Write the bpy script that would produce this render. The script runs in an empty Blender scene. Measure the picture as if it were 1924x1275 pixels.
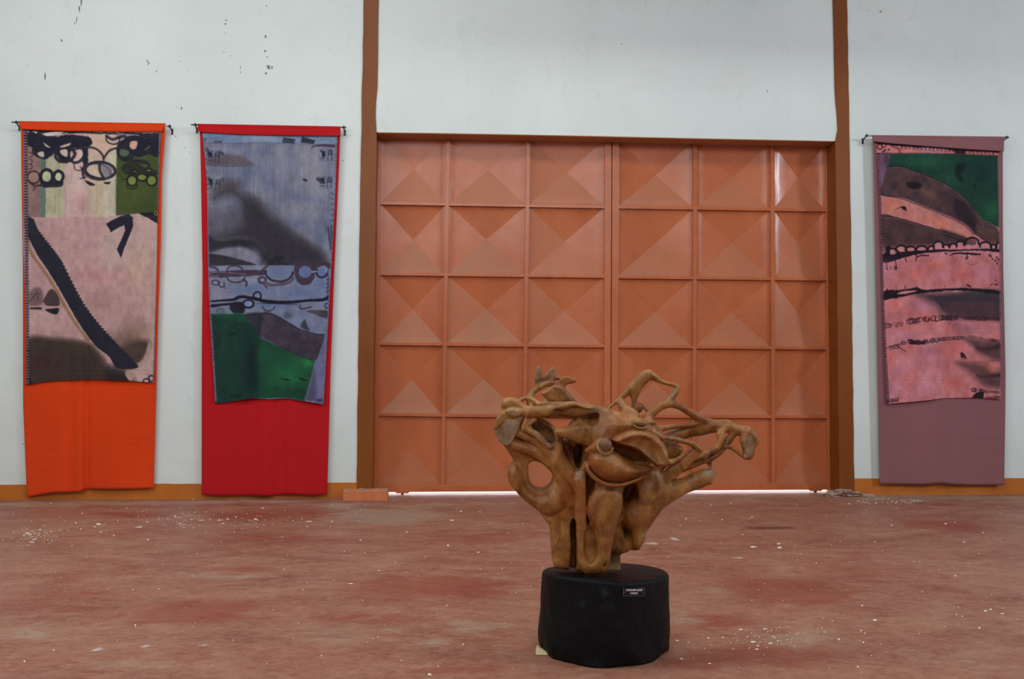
import bpy, bmesh, math, random
import numpy as np
from mathutils import Vector, Matrix

random.seed(7)
RNG = np.random.default_rng(11)
C = bpy.context.scene.collection
scene = bpy.context.scene

# ------------------------------------------------------------------ camera
F, PITCH, YAW, ROLL = 1740.5, math.radians(2.467), math.radians(4.6815), math.radians(0.2526)
CAM = np.array([0.0, -10.2896, 1.3])
_fw = np.array([math.sin(YAW), math.cos(YAW), 0.0]); _rt = np.array([math.cos(YAW), -math.sin(YAW), 0.0]); _up = np.array([0, 0, 1.0])
FW = _fw * math.cos(PITCH) + _up * math.sin(PITCH)
_u2 = _up * math.cos(PITCH) - _fw * math.sin(PITCH)
RT = _rt * math.cos(ROLL) + _u2 * math.sin(ROLL)
UP = _u2 * math.cos(ROLL) - _rt * math.sin(ROLL)
cam_data = bpy.data.cameras.new('camera')
cam_data.sensor_width = 36; cam_data.lens = F / 1924 * 36; cam_data.clip_end = 200
cam = bpy.data.objects.new('camera', cam_data); C.objects.link(cam)
cam.matrix_world = Matrix(((RT[0], UP[0], -FW[0], CAM[0]), (RT[1], UP[1], -FW[1], CAM[1]), (RT[2], UP[2], -FW[2], CAM[2]), (0, 0, 0, 1)))
scene.camera = cam

# ------------------------------------------------------------------ sky, lights, exposure
scene.view_settings.view_transform = 'Standard'
scene.view_settings.look = 'None'
scene.view_settings.exposure = -0.09
scene.view_settings.gamma = 1.0
scene.view_settings.use_curve_mapping = False
world = bpy.data.worlds.new('overcast_sky'); scene.world = world; world.use_nodes = True
world.node_tree.nodes['Background'].inputs['Color'].default_value = (0.86, 0.93, 1.0, 1)
world.node_tree.nodes['Background'].inputs['Strength'].default_value = 4.0

def area_light(name, loc, target, sx, sy, power, color):
    d = bpy.data.lights.new(name, 'AREA'); d.shape = 'RECTANGLE'; d.size = sx; d.size_y = sy
    d.energy = power; d.color = color
    o = bpy.data.objects.new(name, d); C.objects.link(o); o.location = loc
    o.rotation_euler = (Vector(target) - Vector(loc)).to_track_quat('-Z', 'Y').to_euler()
    return o
# daylight entering by the tall opening in the right wall, the clerestory row behind the camera and a window on the left
area_light('daylight_right_opening', (14.8, -9.7, 6.7), (3, -0.5, 3.6), 1.5, 1.5, 680, (0.80, 0.91, 1.0))
area_light('daylight_clerestory', (-0.5, -12.6, 6.2), (-0.5, 0, 1.5), 10.0, 2.0, 110, (0.95, 1.0, 0.96))
area_light('daylight_left_window', (-6.8, -6.5, 5.2), (1, -1.0, 2.0), 3.0, 2.5, 80, (0.92, 1.0, 0.97))
area_light('daylight_roof_lights', (-0.5, -5.6, 8.35), (-0.5, -5.6, 0), 11.0, 1.8, 410, (0.93, 1.0, 0.97))

# ------------------------------------------------------------------ helpers
def ray(px, py):
    return FW + RT * ((px - 962) / F) + UP * ((637.5 - py) / F)
def at(px, py, Y=0.0):
    r = ray(px, py); return CAM + r * ((Y - CAM[1]) / r[1])
def atz(px, py, Z=0.0):
    r = ray(px, py); return CAM + r * ((Z - CAM[2]) / r[2])
def atd(px, py, depth):
    return CAM + ray(px, py) * depth
def srgb(r, g, b):
    f = lambda c: (c / 255 / 12.92) if c <= 10 else ((c / 255 + 0.055) / 1.055) ** 2.4
    return (f(r), f(g), f(b), 1.0)
def alb(r, g, b, e=0.72):
    s = srgb(r, g, b); return (min(.95, s[0] / e), min(.95, s[1] / e), min(.95, s[2] / e), 1)

class NT:
    """small node-tree helper"""
    def __init__(s, name):
        s.m = bpy.data.materials.new(name); s.m.use_nodes = True; s.t = s.m.node_tree; s.b = s.t.nodes['Principled BSDF']
    def n(s, typ, **kw):
        nd = s.t.nodes.new(typ)
        for k, v in kw.items():
            if k.startswith('i_'):
                key = k[2:]; key = int(key) if key.isdigit() else key.replace('_', ' ')
                nd.inputs[key].default_value = v
            else: setattr(nd, k, v)
        return nd
    def l(s, a, b):
        s.t.links.new(a, b)
    def noise(s, scale, detail=4, rough=.55, vec=None, dist=0, out='Fac'):
        nd = s.n('ShaderNodeTexNoise'); nd.inputs['Scale'].default_value = scale; nd.inputs['Detail'].default_value = detail
        nd.inputs['Roughness'].default_value = rough; nd.inputs['Distortion'].default_value = dist
        if vec is not None: s.l(vec, nd.inputs['Vector'])
        return nd.outputs[out]
    def ramp(s, fac, stops):
        nd = s.n('ShaderNodeValToRGB'); e = nd.color_ramp.elements
        while len(e) < len(stops): e.new(.5)
        for k, (p, c) in enumerate(stops):
            e[k].position = p; e[k].color = c if hasattr(c, '__len__') else (c, c, c, 1)
        s.l(fac, nd.inputs[0]); return nd.outputs['Color']
    def mix(s, fac, a, b, mode='MIX'):
        nd = s.n('ShaderNodeMix', data_type='RGBA', blend_type=mode)
        for sock, v in ((nd.inputs[0], fac), (nd.inputs[6], a), (nd.inputs[7], b)):
            if hasattr(v, 'is_linked'): s.l(v, sock)
            else: sock.default_value = v
        return nd.outputs[2]
    def math(s, op, a, b=0.0, clamp=False):
        nd = s.n('ShaderNodeMath', operation=op, use_clamp=clamp)
        for sock, v in ((nd.inputs[0], a), (nd.inputs[1], b)):
            if hasattr(v, 'is_linked'): s.l(v, sock)
            else: sock.default_value = v
        return nd.outputs[0]
    def pos(s, sx=1, sy=1, sz=1):
        g = s.n('ShaderNodeNewGeometry'); mp = s.n('ShaderNodeMapping'); mp.inputs['Scale'].default_value = (sx, sy, sz)
        s.l(g.outputs['Position'], mp.inputs['Vector']); return mp.outputs['Vector']
    def bump(s, h, strength=.2, dist=.01):
        nd = s.n('ShaderNodeBump'); nd.inputs['Strength'].default_value = strength; nd.inputs['Distance'].default_value = dist
        s.l(h, nd.inputs['Height']); s.l(nd.outputs['Normal'], s.b.inputs['Normal'])
    def attr(s, name, out='Fac'):
        nd = s.n('ShaderNodeAttribute', attribute_name=name); return nd.outputs[out]
    def color(s, c):
        if hasattr(c, 'is_linked'): s.l(c, s.b.inputs['Base Color'])
        else: s.b.inputs['Base Color'].default_value = c
    def rough(s, r, spec=.5, metal=0):
        if hasattr(r, 'is_linked'): s.l(r, s.b.inputs['Roughness'])
        else: s.b.inputs['Roughness'].default_value = r
        s.b.inputs['Specular IOR Level'].default_value = spec; s.b.inputs['Metallic'].default_value = metal

def tag(o, label=None, cat=None, group=None, kind=None):
    for k, v in (('label', label), ('category', cat), ('group', group), ('kind', kind)):
        if v: o[k] = v
    return o
def link(name, me, mats=(), parent=None, smooth=False):
    o = bpy.data.objects.new(name, me); C.objects.link(o)
    for m in (mats if isinstance(mats, (list, tuple)) else [mats]): me.materials.append(m)
    if smooth: me.polygons.foreach_set('use_smooth', np.ones(len(me.polygons), dtype=bool))
    if parent is not None:
        o.parent = parent
        o.matrix_parent_inverse = Matrix.Translation(parent.location).inverted() if parent.type == 'EMPTY' and parent.parent is None else Matrix()
    return o
def empty(name, loc):
    o = bpy.data.objects.new(name, None); C.objects.link(o); o.location = loc; o.empty_display_size = .1
    return o
def mesh(name, verts, faces, mats=(), parent=None, smooth=False, mi=None):
    me = bpy.data.meshes.new(name); me.from_pydata([tuple(map(float, v)) for v in verts], [], faces); me.update()
    o = link(name, me, mats, parent, smooth)
    if mi is not None: me.polygons.foreach_set('material_index', mi)
    return o
def boxdata(x0, x1, y0, y1, z0, z1):
    v = [(x, y, z) for x in (x0, x1) for y in (y0, y1) for z in (z0, z1)]
    f = [(0, 1, 3, 2), (4, 6, 7, 5), (0, 4, 5, 1), (2, 3, 7, 6), (0, 2, 6, 4), (1, 5, 7, 3)]
    return v, f
def joined(parts):
    V, Fc = [], []
    for v, f in parts:
        k = len(V); V += list(v); Fc += [tuple(i + k for i in q) for q in f]
    return V, Fc
def box(name, b, mats, parent=None, bevel=0):
    o = mesh(name, *boxdata(*b), mats, parent)
    if bevel: bev(o, bevel)
    return o
def bev(o, w, seg=2, ang=35):
    m = o.modifiers.new('bevel', 'BEVEL'); m.width = w; m.segments = seg; m.limit_method = 'ANGLE'; m.angle_limit = math.radians(ang)
def prism_xz(poly, y0, y1):
    """poly: counter-clockwise (x,z) seen from the camera side (-y)"""
    n = len(poly); v = [(x, y0, z) for x, z in poly] + [(x, y1, z) for x, z in poly]
    f = [tuple(range(n)), tuple(range(2 * n - 1, n - 1, -1))] + [(i, n + i, n + (i + 1) % n, (i + 1) % n) for i in range(n)]
    return v, f
def tubedata(pts, r, seg=10, caps=True):
    pts = [np.array(p, float) for p in pts]; V = []; Fc = []
    rr = r if hasattr(r, '__len__') else [r] * len(pts)
    ref = np.array([0, 0, 1.0])
    for i, p in enumerate(pts):
        t = pts[min(i + 1, len(pts) - 1)] - pts[max(i - 1, 0)]; t /= np.linalg.norm(t)
        a = np.cross(t, ref)
        if np.linalg.norm(a) < .1: a = np.cross(t, [1.0, 0, 0])
        a /= np.linalg.norm(a); b = np.cross(t, a)
        for k in range(seg):
            q = 2 * math.pi * k / seg; V.append(p + rr[i] * (a * math.cos(q) + b * math.sin(q)))
    for i in range(len(pts) - 1):
        for k in range(seg):
            Fc.append((i * seg + k, i * seg + (k + 1) % seg, (i + 1) * seg + (k + 1) % seg, (i + 1) * seg + k))
    if caps:
        Fc.append(tuple(range(seg))[::-1]); n = (len(pts) - 1) * seg; Fc.append(tuple(range(n, n + seg)))
    return V, Fc
def lerp_pts(pts, x):
    pts = sorted(pts); xs = [p[0] for p in pts]; ys = [p[1] for p in pts]
    if x <= xs[0] and len(xs) > 1: return ys[0] + (x - xs[0]) * (ys[1] - ys[0]) / (xs[1] - xs[0])
    if x >= xs[-1] and len(xs) > 1: return ys[-1] + (x - xs[-1]) * (ys[-1] - ys[-2]) / (xs[-1] - xs[-2])
    return float(np.interp(x, xs, ys))

# value noise in numpy, for masks and dents
def vnoise(x, y, seed=0, oct=4, gain=.5):
    x = np.asarray(x, float); y = np.asarray(y, float); out = np.zeros(np.broadcast(x, y).shape); amp = 1; tot = 0
    tab = np.random.default_rng(seed).random((256, 256))
    for o in range(oct):
        xi = np.floor(x).astype(int); yi = np.floor(y).astype(int); fx = x - xi; fy = y - yi
        fx = fx * fx * (3 - 2 * fx); fy = fy * fy * (3 - 2 * fy)
        a = tab[xi & 255, yi & 255]; b = tab[(xi + 1) & 255, yi & 255]; c = tab[xi & 255, (yi + 1) & 255]; d = tab[(xi + 1) & 255, (yi + 1) & 255]
        out += amp * ((a * (1 - fx) + b * fx) * (1 - fy) + (c * (1 - fx) + d * fx) * fy); tot += amp
        amp *= gain; x = x * 2 + 17.3; y = y * 2 + 9.1
    return out / tot

# ------------------------------------------------------------------ materials of the setting
def mat_wall():
    n = NT('whitewashed_plaster'); v = n.pos(1, 1, 1)
    base = n.ramp(n.noise(.5, 4, .5, v), [(.35, (.655, .70, .69, 1)), (.65, (.74, .78, .77, 1))])
    sm = n.ramp(n.noise(3.0, 6, .65, n.pos(1.6, 1, .8), .6), [(.56, 0.0), (.72, 1.0)])
    c = n.mix(n.math('MULTIPLY', sm, .16), base, (.42, .44, .43, 1))
    yel = n.ramp(n.noise(1.1, 5, .6, n.pos(1, 1, 1.4)), [(.55, 0.0), (.8, 1.0)])
    c = n.mix(n.math('MULTIPLY', yel, .22), c, (.68, .62, .48, 1))
    sp = n.ramp(n.noise(38, 2, .5, v), [(.735, 0.0), (.77, 1.0)])
    c = n.mix(n.math('MULTIPLY', sp, .35), c, (.22, .22, .21, 1))
    # dust creeping up from the foot of the wall
    g = n.n('ShaderNodeNewGeometry'); sx = n.n('ShaderNodeSeparateXYZ'); n.l(g.outputs['Position'], sx.inputs[0])
    low = n.n('ShaderNodeMapRange', clamp=True); n.l(sx.outputs[2], low.inputs[0]); low.inputs[1].default_value = .15; low.inputs[2].default_value = 1.1; low.inputs[3].default_value = 1; low.inputs[4].default_value = 0
    dn = n.math('MULTIPLY', low.outputs[0], n.ramp(n.noise(2.3, 5, .6, v), [(.35, 0.0), (.7, 1.0)]))
    c = n.mix(n.math('MULTIPLY', dn, .35), c, (.50, .47, .40, 1))
    n.color(c); n.rough(.62, .35)
    n.bump(n.math('ADD', n.noise(5, 4, .6, v), n.math('MULTIPLY', n.noise(60, 3, .6, v), .25)), .35, .008)
    return n.m
def mat_paint(name, a, b, rough=.4, scale=3.0, spec=.5, bump=.15):
    n = NT(name); v = n.pos(1, 1, .35)
    c = n.ramp(n.noise(scale, 6, .6, v), [(.3, a), (.7, b)])
    n.color(c); n.rough(rough, spec)
    n.bump(n.noise(30, 4, .6, n.pos()), bump, .003)
    return n.m
M_WALL = mat_wall()
M_COLUMN = mat_paint('brown_gloss_paint', srgb(118, 60, 16), srgb(134, 72, 22), .42, 3.0, .3)
M_SOFFIT = mat_paint('bounce_lit_brown_soffit', srgb(172, 126, 92), srgb(186, 140, 104), .5)  # brown paint, lightened to imitate light bounced up from the floor
M_BASE = mat_paint('ochre_skirting_paint', srgb(172, 92, 18), srgb(194, 110, 28), .5)
M_FOOT = mat_paint('salmon_painted_concrete', srgb(190, 105, 66), srgb(208, 124, 82), .7, 8, .3, .5)
M_DUST = mat_paint('dusty_concrete_top', srgb(150, 125, 112), srgb(176, 150, 134), .8, 12, .2, .6)
M_DARK = mat_paint('dark_iron', srgb(40, 34, 32), srgb(60, 48, 42), .5)
M_PLAIN = mat_paint('hall_plaster', (.36, .35, .33, 1), (.42, .41, .39, 1), .8)
M_ROOF = mat_paint('grey_roof_sheet', (.26, .26, .25, 1), (.32, .32, .31, 1), .6)

def gate_mat(name, dust):
    n = NT(name); v = n.pos(1, 1, 1)
    c = n.ramp(n.noise(2.0, 5, .55, n.pos(1.2, 1, .6)), [(.3, srgb(174, 90, 50)), (.7, srgb(192, 105, 64))])
    st = n.ramp(n.noise(7, 6, .7, n.pos(2.4, 1, .35)), [(.52, 0.0), (.78, 1.0)])
    c = n.mix(n.math('MULTIPLY', st, .35), c, srgb(190, 108, 66))
    d = n.ramp(n.noise(9, 7, .7, v), [(.38, 0.0), (.62, 1.0)])
    c = n.mix(n.math('ADD', n.math('MULTIPLY', d, dust * .45), dust * .5), c, srgb(164, 112, 84))
    sp = n.ramp(n.noise(55, 3, .6, v), [(.66, 0.0), (.74, 1.0)])
    c = n.mix(n.math('MULTIPLY', sp, .12 + dust * .4), c, srgb(96, 62, 44))
    n.color(c)
    n.rough(n.math('ADD', n.math('MULTIPLY', n.noise(6, 4, .6, v), .14), .19 + dust * .3), .5)
    n.bump(n.noise(4, 3, .5, v), .25, .01)
    return n.m
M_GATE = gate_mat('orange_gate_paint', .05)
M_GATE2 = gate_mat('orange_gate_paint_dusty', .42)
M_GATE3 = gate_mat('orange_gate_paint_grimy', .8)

# ------------------------------------------------------------------ floor
def build_floor():
    xs = np.concatenate([np.arange(-7, 15.01, .07)]); ys = np.concatenate([np.arange(-13, .36, .05), [.42]])
    X, Y = np.meshgrid(xs, ys, indexing='ij'); nx, ny = X.shape
    # unevenness of the old screed
    Z = (vnoise(X * .7, Y * .7, 3) - .5) * .004; Z[:, :] -= Z.max()
    V = np.stack([X, Y, Z], -1).reshape(-1, 3)
    idx = np.arange(nx * ny).reshape(nx, ny)
    Q = np.stack([idx[:-1, :-1], idx[1:, :-1], idx[1:, 1:], idx[:-1, 1:]], -1).reshape(-1, 4)
    me = bpy.data.meshes.new('floor'); me.vertices.add(len(V)); me.vertices.foreach_set('co', V.ravel())
    me.loops.add(Q.size); me.polygons.add(len(Q)); me.loops.foreach_set('vertex_index', Q.ravel())
    me.polygons.foreach_set('loop_start', np.arange(0, Q.size, 4)); me.update(calc_edges=True)
    # worn patches: bare grey cement plus painted wall reflection, red pigment, chalky scuffs
    def blobs(lst):
        m = np.zeros_like(X)
        wob = (vnoise(X * 3, Y * 3, 5) - .5) * .9 + (vnoise(X * 9, Y * 9, 6) - .5) * .5
        for (px, py, rx, ry, ang, s) in lst:
            c = atz(px, py); e = atz(px + 10, py); sc = np.linalg.norm(e - c) / 10
            e2 = atz(px, py + 5); f2 = atz(px, py - 5); sy = np.linalg.norm(e2 - f2) / 10
            dx = (X - c[0]); dy = (Y - c[1]); a = math.radians(ang)
            u = (dx * math.cos(a) + dy * math.sin(a)) / (rx * sc); w = (-dx * math.sin(a) + dy * math.cos(a)) / (ry * sy)
            m = np.maximum(m, s * np.clip(1.35 - np.sqrt(u * u + w * w) + wob * .8, 0, 1))
        return m
    grey = blobs([(735, 968, 120, 16, 0, 1), (800, 950, 160, 8, 0, .5), (640, 950, 120, 8, 0, .6), (150, 945, 260, 5, 0, .8), (430, 943, 160, 4, 0, .7),  # thin strips along the wall paint in its pale reflection
                  (1650, 936, 120, 6, 0, .8), (1780, 933, 200, 6, 0, .7), (1300, 938, 260, 8, 0, .45), (960, 945, 200, 9, 0, .4),
                  (900, 1175, 90, 28, 8, .45), (815, 1210, 40, 12, 14, .7), (1350, 1110, 50, 14, 0, .5), (1500, 1200, 90, 22, 0, .55),
                  (620, 1185, 90, 28, 0, .38), (420, 1080, 130, 12, 0, .5), (90, 1040, 120, 12, 0, .35), (60, 1190, 110, 22, 0, .5),
                  (540, 1095, 170, 20, -4, .3), (700, 1190, 70, 20, 0, .35), (1440, 985, 50, 12, 0, .35), (1270, 1160, 60, 20, 0, .4), (980, 1030, 60, 14, 0, .35),
                  (1830, 1240, 60, 22, 0, .45), (1390, 990, 40, 7, 0, .5), (240, 1245, 160, 18, 0, .35), (1060, 1265, 160, 14, 0, .3)])
    red = blobs([(350, 1150, 160, 28, 6, .9), (800, 1100, 200, 34, 0, .9), (100, 1130, 120, 24, 6, .6), (520, 965, 160, 12, 0, .8), (250, 965, 130, 10, 0, .6),
                 (1480, 1110, 150, 30, 0, .9), (1760, 985, 110, 12, 0, .9), (1600, 1060, 260, 50, 0, .5), (560, 1010, 220, 14, 0, .55), (900, 1010, 190, 14, 0, .6),
                 (1440, 1230, 200, 30, 0, .7), (680, 1160, 140, 22, 5, .6), (850, 1255, 120, 16, 0, .7), (1360, 1165, 70, 14, 0, .8), (120, 1088, 60, 8, 0, .7),
                 (470, 1068, 80, 8, 0, .8), (1050, 1100, 120, 40, 0, .5), (1780, 948, 30, 4, 0, 1.), (600, 1240, 120, 24, 0, .5), (1300, 1245, 90, 20, 0, .7), (860, 955, 60, 5, 0, .6)])
    chalk = blobs([(485, 941, 250, 4, 0, .5), (185, 1218, 16, 5, 38, 1.), (268, 1212, 20, 8, 0, .8), (388, 1212, 12, 6, 40, .9), (1270, 1012, 12, 5, 10, 1.0), (1225, 1020, 16, 3, 0, .9),
                   (1385, 1047, 20, 2.5, 0, .9), (560, 1120, 30, 6, 0, .4), (410, 1005, 26, 6, 0, .5), (1720, 940, 60, 3, 0, .6), (270, 1195, 14, 4, 0, .5)])
    dark = blobs([(1450, 991, 62, 2.5, -2, 1.), (1398, 996, 10, 2, 0, .8), (1522, 1011, 10, 2, 0, .5), (640, 1192, 60, 14, 0, .4), (1440, 977, 120, 9, 0, .35)])
    for nm, a in (('grey', grey), ('red', red), ('chalk', chalk), ('dark', dark)):
        at_ = me.attributes.new(nm, 'FLOAT', 'POINT'); at_.data.foreach_set('value', a.ravel().astype(np.float32))
    n = NT('worn_red_cement'); v = n.pos(.62, 1.0, 1)   # trowel streaks run along the wall
    c = n.ramp(n.noise(1.6, 8, .62, v, 1.3), [(.30, srgb(118, 60, 45)), (.46, srgb(140, 80, 62)), (.60, srgb(156, 102, 82)), (.72, srgb(164, 122, 100))])
    fine = n.ramp(n.noise(7, 9, .74, n.pos(.75, 1, 1), 1.2), [(.42, 0.0), (.66, 1.0)])
    c = n.mix(n.math('MULTIPLY', fine, .5), c, srgb(170, 130, 108))
    fr = n.ramp(n.noise(4, 9, .74, n.pos(.7, 1, 1), 1.6), [(.5, 0.0), (.7, 1.0)])
    c = n.mix(n.math('MULTIPLY', fr, .5), c, srgb(126, 56, 40))
    fg = n.ramp(n.noise(24, 9, .78, n.pos(.8, 1, 1), .8), [(.42, 0.0), (.62, 1.0)])
    c = n.mix(n.math('MULTIPLY', fg, .34), c, srgb(178, 138, 116))
    fd = n.ramp(n.noise(16, 9, .78, n.pos(.7, 1, 1), 1.2), [(.50, 0.0), (.64, 1.0)])
    c = n.mix(n.math('MULTIPLY', fd, .45), c, srgb(110, 56, 42))
    nz = n.noise(5, 8, .7, n.pos(.6, 1, 1), 1.0)
    nz2 = n.noise(14, 8, .75, n.pos(.5, 1, 1), 1.5)
    def msk(name, gain=1.0, k=1.2, src=None):
        return n.math('MULTIPLY', n.ramp(n.math('ADD', n.math('MULTIPLY', n.attr(name), .8), n.math('MULTIPLY', n.math('SUBTRACT', src or nz, .5), k)), [(.25, 0.0), (.6, 1.0)]), gain)
    c = n.mix(msk('red', .62), c, srgb(136, 58, 42))
    c = n.mix(msk('grey', .66, 1.8), c, srgb(162, 140, 120))
    c = n.mix(n.math('MULTIPLY', n.ramp(n.math('MULTIPLY', n.attr('chalk'), n.math('ADD', nz2, .15)), [(.3, 0.0), (.5, 1.0)]), .7), c, srgb(206, 200, 196))
    c = n.mix(n.math('MULTIPLY', n.ramp(n.math('MULTIPLY', n.attr('dark'), n.math('ADD', nz2, .3)), [(.25, 0.0), (.6, 1.0)]), .65), c, srgb(84, 48, 34))
    sp = n.ramp(n.noise(26, 3, .5, n.pos(.7, 1, 1)), [(.73, 0.0), (.76, 1.0)])
    c = n.mix(n.math('MULTIPLY', sp, .5), c, srgb(206, 180, 160))
    n.color(c)
    n.rough(n.math('ADD', n.math('MULTIPLY', n.noise(3, 5, .6, v), .25), .44), .35)
    n.bump(n.math('ADD', n.noise(4, 6, .65, v), n.math('MULTIPLY', n.noise(40, 4, .6, v), .2)), .28, .01)
    o = link('floor', me, n.m, None, True); tag(o, kind='structure'); return o
FLOOR = build_floor()

# white paint drops and chips on the floor: low irregular discs
def splats(name, spots, mat, parent, plane='floor', h=.0012, seed=1):
    r = random.Random(seed); V = []; Fc = []
    for (px, py, w, hh) in spots:
        k = 7
        if plane == 'floor':
            c = atz(px, py); e = atz(px + 1, py) - c; u = e * w / 2; g = (atz(px, py - .5) - atz(px, py + .5)) * hh / 2
            nrm = np.array([0, 0, 1.0])
        else:
            c = at(px, py, 0); u = np.array([1, 0, 0]) * w / 2 * .006; g = np.array([0, 0, 1]) * hh / 2 * .006; nrm = np.array([0, -1.0, 0])
        b = len(V); rr = [r.uniform(.55, 1.25) for _ in range(k)]
        for q, s in ((1.0, 0), (.8, h)):
            for i in range(k):
                a = 2 * math.pi * i / k; V.append(c + (u * math.cos(a) + g * math.sin(a)) * rr[i] * q + nrm * s)
        Fc.append(tuple(range(b + k, b + 2 * k)))
        for i in range(k): Fc.append((b + i, b + (i + 1) % k, b + k + (i + 1) % k, b + k + i))
    o = mesh(name, V, Fc, mat, parent); tag(o, kind='stuff'); return o
def simple(name, c, rough=.6, spec=.4, metal=0, noise=.1, scale=20):
    n = NT(name); a = tuple(min(1, x * (1 - noise)) for x in c[:3]) + (1,); b = tuple(min(1, x * (1 + noise)) for x in c[:3]) + (1,)
    n.color(n.ramp(n.noise(scale, 3, .5, n.pos()), [(.3, a), (.7, b)])); n.rough(rough, spec, metal); return n.m
M_DROP = simple('white_paint_drops', srgb(232, 222, 214), .5)
sp = [(52, 1001, 9, 3), (56, 1004, 6, 3), (65, 1013, 8, 3), (75, 995, 5, 2), (96, 998, 6, 2), (60, 1018, 14, 1.6), (186, 984, 11, 4), (178, 989, 5, 2), (152, 993, 5, 2),
      (190, 999, 5, 2), (214, 1005, 4, 2), (143, 982, 5, 2), (260, 990, 16, 1.5), (278, 1013, 5, 2), (277, 980, 5, 2), (329, 969, 5, 2), (339, 983, 6, 2.2), (360, 976, 5, 2), (378, 977, 14, 1.6),
      (395, 976, 4, 2), (412, 977, 8, 2), (420, 983, 5, 2), (443, 971, 5, 2), (428, 975, 7, 2), (481, 975, 9, 3.4), (493, 954, 7, 2.2), (580, 979, 14, 1.6), (624, 979, 6, 2), (363, 937, 6, 2),
      (155, 964, 4, 2), (96, 945, 5, 1.6), (238, 954, 5, 1.8), (254, 1174, 4, 3), (101, 1221, 4, 3), (46, 1242, 4, 3), (677, 1014, 6, 2), (659, 1096, 8, 2), (604, 1231, 4, 3),
      (842, 1024, 6, 4), (898, 1037, 6, 2), (765, 999, 5, 2), (866, 960, 6, 2), (849, 977, 8, 2.5), (902, 961, 4, 2), (712, 1071, 4, 2), (809, 1275 - 8, 6, 3.5), (870, 1210, 5, 3), (806, 1266, 6, 4),
      (1416, 1027, 12, 4), (1463, 1021, 8, 3), (1465, 1028, 9, 3), (1534, 1057, 4, 2), (1437, 1181, 7, 3), (1439, 1181, 7, 3), (1449, 1184, 4, 2), (1415, 1205, 12, 4), (1447, 1208, 9, 3.5), (1424, 1213, 6, 3), (1422, 1219, 7, 2.5),
      (1392, 1182, 6, 2.2), (1404, 1196, 4, 2), (1373, 1207, 3, 2), (1358, 1197, 5, 2), (1331, 1198, 5, 2.5), (1272, 1203, 8, 2.5), (1280, 1237, 6, 3), (1333, 1246, 8, 3), (1293, 1206, 3, 2), (1252, 1220, 4, 3),
      (1452, 1195, 3, 2), (1462, 1203, 4, 2), (1549, 1187, 4, 2), (1576, 1200, 5, 3), (1622, 1206, 4, 2.5), (1618, 1184, 4, 2), (1625, 1189, 4, 2), (1644, 1164, 8, 3.5), (1612, 1252, 4, 3), (1620, 1137, 4, 2), (1564, 1166, 3, 2),
      (1795, 1081, 5, 2.5), (1852, 1147, 7, 3), (1861, 1144, 6, 2.5), (1883, 1152, 7, 2.5), (1797, 1154, 4, 2), (1808, 1157, 3, 2), (1840, 1179, 6, 2.5), (1777, 983, 6, 2.5), (1675, 987, 5, 2), (1596, 946, 6, 2), (1794, 981, 4, 2), (1812, 1018, 6, 1.6),
      (1644, 1017, 4, 2), (1847, 1000, 4, 2), (1289, 974, 5, 2), (1357, 976, 4, 2), (1395, 1004, 4, 2), (1373, 945, 5, 2), (1336, 948, 4, 2), (1413, 971, 4, 2)]
rr_ = random.Random(4)
for _ in range(70): sp.append((rr_.gauss(1435, 55), rr_.gauss(1200, 14), rr_.uniform(1.2, 2.6), rr_.uniform(.9, 1.6)))
for _ in range(60): sp.append((rr_.uniform(1610, 1730), rr_.gauss(942, 2.5), rr_.uniform(1.5, 4), rr_.uniform(.8, 1.2)))
for _ in range(80): sp.append((rr_.gauss(380, 110), rr_.gauss(977, 9), rr_.uniform(1.5, 4), rr_.uniform(.8, 1.6)))
for _ in range(50): sp.append((rr_.gauss(70, 32), rr_.gauss(1006, 8), rr_.uniform(1.5, 4), rr_.uniform(.8, 1.6)))
for _ in range(220): sp.append((rr_.uniform(0, 1924), 935 + 330 * rr_.random() ** 1.6, rr_.uniform(1.2, 3.4), rr_.uniform(.8, 1.6)))
splats('paint_drops', sp, M_DROP, FLOOR)

# ------------------------------------------------------------------ walls
def poly_from_px(pts, Y=0.0):
    return [(p[0], p[2]) for p in (at(x, y, Y) for x, y in pts)]
LZ = [poly_from_px([(x, y)])[0] for x, y in ((709, 248), (820, 249.5), (980, 252.3), (1135, 255.5), (1300, 259.2), (1440, 262), (1566, 264.6))]
cl_l = [(688.5, -330), (683.5, 0), (681, 120), (678.7, 250), (675, 480), (672.5, 700), (670, 905), (669.5, 935)]
cl_r = [(716, -330), (711.5, 0), (710.4, 90), (709.3, 165), (707.0, 182), (706.0, 210), (706.6, 226), (707.7, 242), (707.7, 262), (704.5, 480), (702, 700), (700, 905), (699.5, 935)]
cr_l = [(1561, -330), (1565.3, 0), (1566, 60), (1567.5, 110), (1569, 175), (1573, 215), (1575, 238), (1571, 256), (1569.5, 262), (1572.6, 480), (1574.5, 700), (1577, 915), (1577, 932)]
cr_r = [(1587, -330), (1591.9, 0), (1593.5, 100), (1596, 250), (1600, 500), (1603, 740), (1605, 905), (1605.5, 928)]
def col_poly(L, R, Y=-.012, jit=.6, seed=0):
    r = random.Random(seed)
    def dense(E):
        E = [(x, y) for x, y in E]; out = []
        ys = list(np.arange(E[0][1], E[-1][1], 26)) + [E[-1][1]]
        for y in ys:
            out.append((lerp_pts([(b, a) for a, b in E], y) + r.uniform(-jit, jit), y))
        return out
    a = dense(L); b = dense(R)
    return poly_from_px(a + b[::-1], Y)
CP1 = col_poly(cl_l, cl_r, seed=1); CP2 = col_poly(cr_l, cr_r, seed=2)
def ccw(p):
    a = sum(p[i][0] * p[(i + 1) % len(p)][1] - p[(i + 1) % len(p)][0] * p[i][1] for i in range(len(p)))
    return p if a > 0 else p[::-1]
XA = float(np.mean([p[0] for p in CP1])); XB = float(np.mean([p[0] for p in CP2]))
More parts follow.
